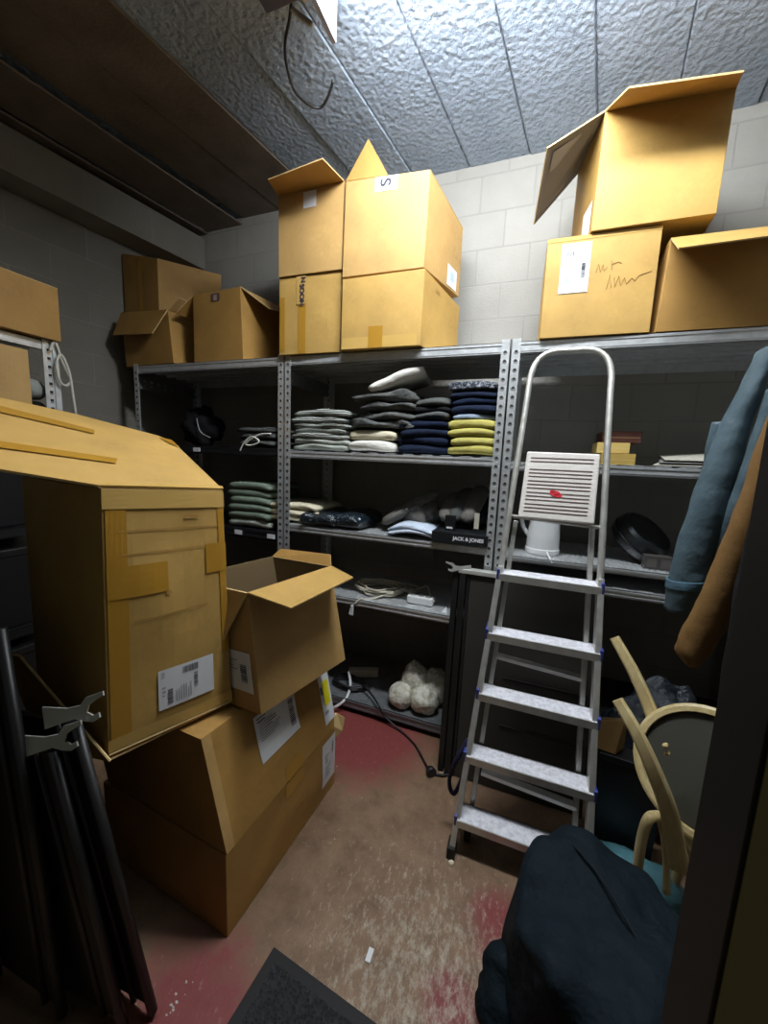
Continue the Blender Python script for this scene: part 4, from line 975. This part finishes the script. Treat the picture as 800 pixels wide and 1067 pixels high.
tag(b.build('paper_pile', [mat('paper_dull', (.50, .48, .40), .7), mat('paper_grey', (.2, .2, .18), .7)], loc=(q.x, 2.05, z)), 'few loose papers on the right unit beside the blue jacket', 'paper')
# white jug
z = 1.082 + .004
q = at(564, 577, Y=2.03); q.z = z
t = thing('electric_kettle', q, 'white plastic kettle with a left handle seen through the ladder', 'kettle')
hk = at(564, 538, Y=2.03).z - z + .02; rb = (X(582, 575, 2.03) - X(546, 575, 2.03)) / 2
b = MB(); b.lathe([(rb * .97, 0), (rb, .01), (rb, .025), (rb * .96, .03), (rb * .95, hk * .4), (rb * .86, hk * .85), (rb * .84, hk), (rb * .78, hk), (.001, hk)], q, 36); b.build('kettle_body', WHITEP, t, smooth=False)
b = MB(); b.lathe([(rb * .80, hk), (rb * .74, hk + .02), (rb * .3, hk + .03), (.001, hk + .03)], q, 32); b.build('lid', BLKP, t, smooth=True)
b = MB(); b.tube([q + V((-rb * .75, 0, hk * 1.02)), q + V((-rb * 1.2, 0, hk * 1.03)), q + V((-rb * 1.35, 0, hk * .85)), q + V((-rb * 1.2, 0, hk * .6)), q + V((-rb * .88, 0, hk * .42))], .011, 10, smooth=5); b.build('handle', WHITEP, t, smooth=True)
b = MB(); b.tube([q + V((.02, -rb * .95, .02)), q + V((.03, -rb - .03, .004)), q + V((.045, -rb - .05, -.02))], .005, 6, smooth=4); b.build('cord', WHITEP, t, smooth=True)
# round black case
q = at(668, 544, Y=2.12)
t = thing('round_case', (q.x, 2.12, z), 'round black case tipped over on the right unit, third shelf', 'case')
ax = V((.50, -.42, .72)).normalized()
b = MB(); b.lathe([(.001, -.05), (.10, -.05), (.125, -.03), (.13, .0), (.122, .004), (.122, .010), (.13, .014), (.125, .045), (.112, .06), (.108, .052), (.001, .056)], q, 40, ax); lo = min(p.z for p in b.v); dzz = z - lo
b.v = [p + V((0, 0, dzz)) for p in b.v]; b.build('case_shell', mat('case_black', (.016, .02, .022), .3), t, smooth=False)
b = MB(); b.ringlathe([(.128, -.004), (.133, -.003), (.133, .009), (.128, .01)], q + V((0, 0, dzz)), 36, ax); b.build('case_rim', BLKP, t, smooth=True)
q2 = q + V((0, 0, dzz)) + ax * .064; e1 = ax.cross(V((0, 0, 1))).normalized(); e2 = e1.cross(ax)
for i in range(2):
    q = at(677 + i * 15, 588, Y=1.97); b = MB(); b.box(q.x - .026, 1.95, z, q.x + .026, 2.0, z + .058); b.box(q.x - .018, 1.949, z + .01, q.x + .018, 1.95, z + .045, 1)
    tag(b.build('small_block', [mat('block_dark', (.07, .065, .06), .5), mat('block_face', (.11, .10, .09), .5)], loc=(q.x, 1.975, z), bevel=.004), 'small dark block, %s of the pair on the ribbed shelf' % ('left' if i == 0 else 'right'), 'block', 'small dark blocks')

# ------------------------------------------------------------------ jackets hanging on the right
def loft(cs, seed, n=20, amp=.07, fr=3.0, cap=True):
    """cs: (centre, half width vector, half thickness vector)"""
    out = []
    C_ = catmull([V(c[0]) for c in cs], 5); A_ = catmull([V(c[1]) for c in cs], 5); B_ = catmull([V(c[2]) for c in cs], 5)
    for i in range(len(C_)):
        r = []
        for j in range(n):
            a = 2 * PI * j / n; w = 1 + amp * nz((i * .28, math.cos(a) * 1.2, math.sin(a) * 1.2), fr * .5, seed)
            r.append(C_[i] + (A_[i] * math.cos(a) + B_[i] * math.sin(a)) * w)
        out.append(r)
    b = MB(); b.rings(out, cap); return b
def hung_sleeve(pix, y, thick, seed, amp=.07):
    cs = []
    for (ul, ur, v, dy) in pix:
        l = at(ul, v, Y=y + dy); r = at(ur, v, Y=y + dy); c_ = (l + r) / 2
        cs.append((c_, (r - l) / 2, V((0, thick, 0))))
    return loft(cs, seed, amp=amp)
b = MB(); b.tube([V((.77, .47, 1.90)), V((.77, 1.85, 1.90))], .014, 12); b.tube([V((.77, .56, 1.90)), V((1.26, .56, 1.90))], .010, 8); b.tube([V((.77, 1.70, 1.90)), V((1.26, 1.70, 1.90))], .010, 8)
tag(b.build('garment_rail', GALVD, smooth=True, loc=(.77, 1.2, 1.9)), 'clothes rail fixed to the right wall carrying the hanging jackets', 'rail')
def hang_jacket(y, label, mt, sleeves, group, bodyx=.86, z0=1.78, z1=.95, seed=0, extra=None):
    t = thing('hanging_jacket', (bodyx, y, z0), label, 'jacket', group)
    b = loft([(V((bodyx - .02, y, z0)), V((.10, 0, 0)), V((0, .03, 0))), (V((bodyx, y, z0 - .06)), V((.19, 0, 0)), V((0, .05, 0))), (V((bodyx, y, z0 - .35)), V((.20, 0, 0)), V((0, .06, 0))), (V((bodyx + .01, y, z1)), V((.21, 0, 0)), V((0, .055, 0)))], seed + 5, amp=.14)
    b.build('jacket_body', mt, t, smooth=True)
    for i, pix in enumerate(sleeves): hung_sleeve(pix[0], y + pix[1], pix[2], seed + i, .10).build('sleeve', mt, t, smooth=True)
    b = MB(); b.tube([V((bodyx - .16, y, z0 - .05)), V((bodyx, y, z0 + .03)), V((bodyx + .16, y, z0 - .05))], .006, 8); b.tube([V((bodyx, y, z0 + .03)), V((bodyx, y, z0 + .08)), V((bodyx - .03, y, 1.921)), V((bodyx - .09, y, 1.924)), V((bodyx - .118, y, 1.90))], .003, 6, smooth=4)
    h = b.build('hanger', CHROME, t, smooth=True)
    return t
GJ = 'jackets hanging at the right'
blue = hang_jacket(1.42, 'slate blue padded jacket hanging at the right photo edge', F_JKBLUE, [
    ([(792, 802, 364, 0), (776, 798, 395, 0), (752, 783, 440, 0), (731, 770, 490, -.01), (714, 757, 540, -.02), (700, 745, 585, -.02), (695, 738, 612, -.02), (692, 722, 634, -.01)], 0, .045),
    ([(800, 812, 405, 0), (788, 806, 440, 0), (775, 799, 480, 0), (757, 788, 530, 0), (742, 772, 575, .02), (735, 755, 600, .03)], -.06, .025)], GJ, .90, 1.82, 1.0, 3)
b = hung_sleeve([(742, 760, 440, 0), (736, 752, 462, 0), (733, 745, 485, 0)], 1.45, .02, 9); b.build('lapel', F_JKBLUE, blue, smooth=True)
b = hung_sleeve([(694, 741, 603, 0), (693, 737, 612, 0)], 1.40, .048, 11, .04); b.build('cuff_band', fabric('jacket_blue_knit', (.09, .16, .21), sc=400), blue, smooth=True)
tan = hang_jacket(1.23, 'tan brown coat hanging beside the blue jacket, sleeve end dangling', F_JKTAN, [
    ([(806, 822, 425, 0), (788, 803, 470, 0), (775, 798, 510, 0), (757, 790, 555, 0), (738, 776, 600, 0), (722, 764, 635, 0), (709, 752, 660, 0), (704, 740, 678, .0), (712, 728, 690, 0)], 0, .035)], GJ, .86, 1.80, .95, 13)
blk = hang_jacket(1.06, 'black coat hanging nearest the door, mostly hidden by the door post', F_BLACK, [
    ([(812, 850, 440, 0), (793, 845, 500, 0), (780, 838, 560, 0), (766, 820, 620, 0), (756, 800, 680, 0), (750, 790, 730, 0)], 0, .04)], GJ, .84, 1.78, .85, 23)

# ------------------------------------------------------------------ wooden chairs on the right
def chair_top():
    C0 = at(738, 806, Y=1.30)
    t = thing('wooden_stool', C0 + V((0, 0, -.18)), 'pale wooden stool tipped over with its curved legs in the air', 'stool', 'pale wooden stools by the door')
    ax = V((-.42, -.82, .38)).normalized()
    b = MB(); b.ringlathe([(.164, -.018), (.182, -.018), (.188, -.006), (.188, .016), (.180, .02), (.166, .02), (.164, .012)], C0, 48, ax)
    b.build('seat_ring', WOOD, t, smooth=False)
    b = MB(); b.lathe([(.001, -.006), (.160, -.006), (.164, .0), (.160, .006), (.001, .006)], C0, 40, ax); b.build('seat_panel', SEATD, t)
    def leg(pts, w0, w1, nm='leg'):
        pts = catmull([V(p) for p in pts], 5); out = []
        for i, p in enumerate(pts):
            d = (pts[min(i + 1, len(pts) - 1)] - pts[max(i - 1, 0)]).normalized(); s = d.cross(ax).normalized(); u = s.cross(d); q = i / (len(pts) - 1); w = w0 + (w1 - w0) * q
            out.append([p + s * w * a + u * .014 * bb for a, bb in ((-1, -.7), (-.7, -1), (.7, -1), (1, -.7), (1, .7), (.7, 1), (-.7, 1), (-1, .7))])
        k = MB(); k.rings(out, True); return k.build(nm, WOOD, t)
    leg([at(687, 768, Y=1.40), at(677, 738, Y=1.43), at(660, 700, Y=1.47), at(640, 664, Y=1.52)], .022, .015)
    leg([at(708, 905, Y=1.20), at(698, 850, Y=1.18), at(682, 805, Y=1.18), at(664, 765, Y=1.20), at(643, 729, Y=1.24)], .024, .014)
    leg([C0 + V((.16, .05, .1)), C0 + V((.18, .0, .3)), C0 + V((.15, -.03, .46))], .022, .015)
    leg([C0 + V((.18, .03, -.06)), C0 + V((.24, -.08, .05)), C0 + V((.27, -.15, .18))], .022, .015)
    for (u, v) in ((693, 777), (695, 785)):
        p = at(u, v, Y=1.265); b = MB(); b.tube([p - ax * .02, p + ax * .01], .007, 8); b.build('dowel', WOOD, t, smooth=True)
    return C0
C0 = chair_top()
def chair_low():
    t = thing('wooden_stool', (.66, 1.30, 0), 'pale wooden stool standing below the tipped one, curved frame showing', 'stool', 'pale wooden stools by the door')
    def leg(pts, r, nm):
        b = MB(); b.tube(pts, r, 10, smooth=5); return b.build(nm, WOOD, t, smooth=True)
    y = 1.21
    leg([at(661, 935, Y=y), at(664, 905, Y=y), at(669, 872, Y=y), at(676, 853, Y=y), at(686, 850, Y=y + .03)], .014, 'bent_frame')
    leg([at(686, 850, Y=y + .03), at(691, 868, Y=y + .03), at(694, 895, Y=y + .03), at(694, 930, Y=y + .03)], .010, 'bent_frame')
    b = MB(); b.lathe([(.001, .40), (.15, .40), (.165, .41), (.165, .425), (.15, .435), (.001, .435)], (.70, 1.30, 0), 40); b.build('seat', WOOD, t)
    for a in range(4):
        ca, sa = math.cos(a * PI / 2 + .7), math.sin(a * PI / 2 + .7)
        leg([V((.70 + ca * .12, 1.30 + sa * .12, .40)), V((.70 + ca * .15, 1.30 + sa * .15, .2)), V((.70 + ca * .17, 1.30 + sa * .17, .01))], .014, 'leg')
chair_low()
# bin bag
q = V((.60, 1.765, 0))
t = thing('bin_bag', q, 'shiny black bin bag standing behind the wooden stools', 'bag')
b = blob(q + V((0, 0, .32)), .20, .115, .33, 77, .20, 36, 24, fr=3.2); lo = min(p.z for p in b.v); b.v = [p + V((0, 0, -lo + .001)) for p in b.v]; b.build('bag_body', BINBAG, t, smooth=True)
# carton beside the ladder
zb = at(636, 783, Y=1.56).z
t = thing('crate', (.42, 1.59, 0), 'added dark crate standing in for shade right of the ladder, under a small brown carton', 'crate')  # added crate; its black stands in for the darkness below the carton
b = MB(); b.hexa([V(p) for p in ((.37, 1.55, .001), (.56, 1.53, .001), (.57, 1.60, .001), (.37, 1.62, .001), (.36, 1.55, zb - .03), (.57, 1.53, zb - .03), (.58, 1.60, zb - .03), (.36, 1.62, zb - .03))]); b.build('crate_body', BLKP, t, bevel=.004)
b = MB(); b.hexa([V(p) for p in ((.355, 1.545, zb - .03), (.575, 1.525, zb - .03), (.585, 1.605, zb - .03), (.355, 1.625, zb - .03), (.355, 1.545, zb - .005), (.575, 1.525, zb - .005), (.585, 1.605, zb - .005), (.355, 1.625, zb - .005))]); b.build('crate_rim', BLKP, t, bevel=.003)
e0 = at(617, 782, Y=1.56); e1 = at(641, 784, Y=1.55); e0.z = e1.z = zb
bs2 = [e0, V((e1.x, 1.55, zb)), V((e1.x + .04, 1.60, zb)), V((e0.x, 1.63, zb))]
c = Carton('small_carton', 'small brown carton beside the ladder, lit among dark things', bs2, [at(617, 751, Y=1.56), at(652, 750, Y=1.55), at(654, 749, Y=1.60), at(619, 747, Y=1.63)], CB, True, None, seed=31, warp=.002)
# teal bag
q = V((.49, 1.42, 0))
b = blob(at(662, 866, Y=1.42), .19, .10, .07, 91, .2, 32, 18, fr=2.4); 
lo = min(p.z for p in b.v)
b.v = [V((p.x, p.y, (p.z - lo) / 1.0 + .001)) for p in b.v]
tag(b.build('teal_bag', F_TEAL, smooth=True, loc=(at(662, 866, Y=1.42).x, 1.42, 0)), 'crumpled teal plastic bag on the floor behind the navy jacket', 'bag')

# ------------------------------------------------------------------ navy jacket heaped in the foreground
def heap():
    cx, cy = .285, .985
    t = thing('navy_jacket', (cx, cy, 0), 'dark navy jacket draped in a tall heap on the floor by the door', 'jacket')
    n, k = 56, 30; R_ = []
    for i in range(k + 1):
        q = i / k
        if q < .5: rr = math.sin(q / .5 * PI / 2) ** .8 * .93; zz = .415 - .06 * (q / .5) ** 3
        else: s = (q - .5) / .5; rr = .93 + .12 * s; zz = .355 * (1 - s)
        ring = []
        for j in range(n):
            a = 2 * PI * j / n; fold = .05 * math.sin(a * 6 + 3 * nz((math.cos(a) * 2, math.sin(a) * 2, q * 2), 1, 4)) * q ** 1.5 + .14 * nz((math.cos(a) * 1.6, math.sin(a) * 1.6, q * 1.8), 1.3, 8) + .05 * nz((math.cos(a) * 5, math.sin(a) * 5, q * 5), 1, 5)
            r = rr * (1 + fold)
            x = cx + .235 * r * math.cos(a); y = cy + .27 * r * math.sin(a)
            z = zz + (.05 * nz((x * 6, y * 6, 2), 1, 9) + .018 * nz((x * 22, y * 14, 5), 1, 3) - .10 * max(0, (x - cx)) * (1 - q) - .02) * (1 if q < .8 else (1 - q) / .2)
            ring.append(V((x, y, max(z, .001))))
        R_.append(ring)
    b = MB(); b.rings(R_, True); b.build('jacket_cloth', F_JKNAVY, t, smooth=True, subd=1)
    b = ridge(V((.09, .98, .17)), V((.045, .86, .03)), .075, .06, 14, .002, flat=.9); b.build('sleeve', F_JKNAVY, t, smooth=True)
    b = MB(); b.tube([V((.20, 1.16, .402)), V((.27, 1.07, .416)), V((.33, .98, .40)), V((.38, .90, .365))], .0035, 6, smooth=5); b.build('seam', mat('seam_dark', (.002, .006, .012), .9), t, smooth=True)
heap()

# ------------------------------------------------------------------ floor things
b = MB(); b.hexa([V(p) for p in ((-.64, .40, .001), (-.03, .36, .001), (-.02, .765, .001), (-.606, .815, .001), (-.64, .40, .011), (-.03, .36, .011), (-.02, .765, .011), (-.606, .815, .011))])
t = thing('doormat', (-.32, .59, 0), 'black ribbed doormat on the floor at the doorway', 'mat')
b.build('mat_border', BLKR, t, bevel=.003)
b = MB(); b.hexa([V(p) for p in ((-.60, .42, .011), (-.065, .385, .011), (-.055, .735, .011), (-.578, .782, .011), (-.60, .42, .015), (-.065, .385, .015), (-.055, .735, .015), (-.578, .782, .015))]); b.build('mat_pile', DOORM, t)
q = at(385, 995, Z=.003); b = MB(); b.box(q.x - .008, q.y - .018, .0005, q.x + .008, q.y + .018, .004)
tag(b.build('paper_scrap', PAPER, loc=q), 'tiny white paper scrap on the bare floor beyond the doormat', 'scrap')
q = at(470, 899, Z=.005); b = blob(q, .012, .009, .008, 3, .3, 8, 6); b.v = [V((p.x, p.y, max(p.z, .0005))) for p in b.v]
tag(b.build('plaster_chip', mat('chip_cream', (.75, .68, .5), .8), loc=q), 'cream plaster chip on the floor below the ladder foot', 'chip')
t = None
b = MB(); rr = random.Random(5)
for (u, v, s) in [(459, 803, .012), (466, 800, .010), (455, 798, .009), (348, 792, .010), (353, 800, .007), (349, 866, .007), (320, 880, .006), (345, 878, .007), (182, 1046, .012), (178, 1056, .014), (188, 1036, .010), (196, 1024, .008), (400, 935, .006), (430, 990, .006), (372, 830, .006)]:
    for k in range(3):
        q = at(u + rr.uniform(-5, 5), v + rr.uniform(-4, 4), Z=0); r = s * rr.uniform(.15, .45)
        bb = blob(q + V((0, 0, r * .2)), r, r * .7, r * .28, rr.randint(0, 99), .5, 5, 4); bb.v = [V((p.x, p.y, max(p.z, .0005))) for p in bb.v]; b.add(bb.v, bb.f)
tag(b.build('floor_crumbs', mat('crumb_grey', (.55, .52, .45), .9)), 'pale crumbs and plaster grit strewn over the floor', 'debris', None, 'stuff')
# stack of clothes inside the left rack and the cable on its post
z = 1.584
for i, (m_, h, lab) in enumerate(((F_TEAL, .075, 'dull teal folded cloth, bottom of the pile beside the left wall post'), (F_BLACK, .075, 'black folded cloth in the pile beside the left wall post'), (F_GREY, .10, 'grey folded cloth, topmost of the pile beside the left wall post'))):
    b = garment(.14, .36, h, None, 200 + i, arch=.05, wob=.6); b.v = [V((-p.y, p.x, p.z)) for p in b.v]
    o = b.build('folded_cloth', m_, smooth=True); o.location = (-2.46, 1.165, z); z += h; tag(o, lab, 'clothes', 'cloth pile on the left wall shelving')
b = MB(); Y0 = 1.275
b.tube([at(52, 366, X=-2.235), at(56, 356, X=-2.235), at(60, 362, X=-2.23), at(64, 375, X=-2.23), at(71, 390, X=-2.22), at(73, 398, X=-2.22), at(68, 402, X=-2.22), at(62, 396, X=-2.22), at(59, 378, X=-2.225), at(64, 370, X=-2.225), at(72, 388, X=-2.215), at(76, 412, X=-2.21), at(80, 440, X=-2.21), at(82, 470, X=-2.21)], .0065, 6, smooth=5)
tag(b.build('hanging_cable', mat('cable_white', (.62, .60, .52), .5), smooth=True, loc=(-2.23, 1.27, 1.9)), 'white cable looped around the post of the left wall shelving', 'cable')

# ------------------------------------------------------------------ world and view
w = bpy.data.worlds.new('world'); bpy.context.scene.world = w; w.use_nodes = True
w.node_tree.nodes['Background'].inputs[0].default_value = (.85, .90, .75, 1); w.node_tree.nodes['Background'].inputs[1].default_value = .035
bpy.context.scene.cycles.diffuse_bounces = 2
vs = bpy.context.scene.view_settings
vs.view_transform = 'Standard'; vs.look = 'None'; vs.exposure = 0.0; vs.gamma = 1.0; vs.use_curve_mapping = False
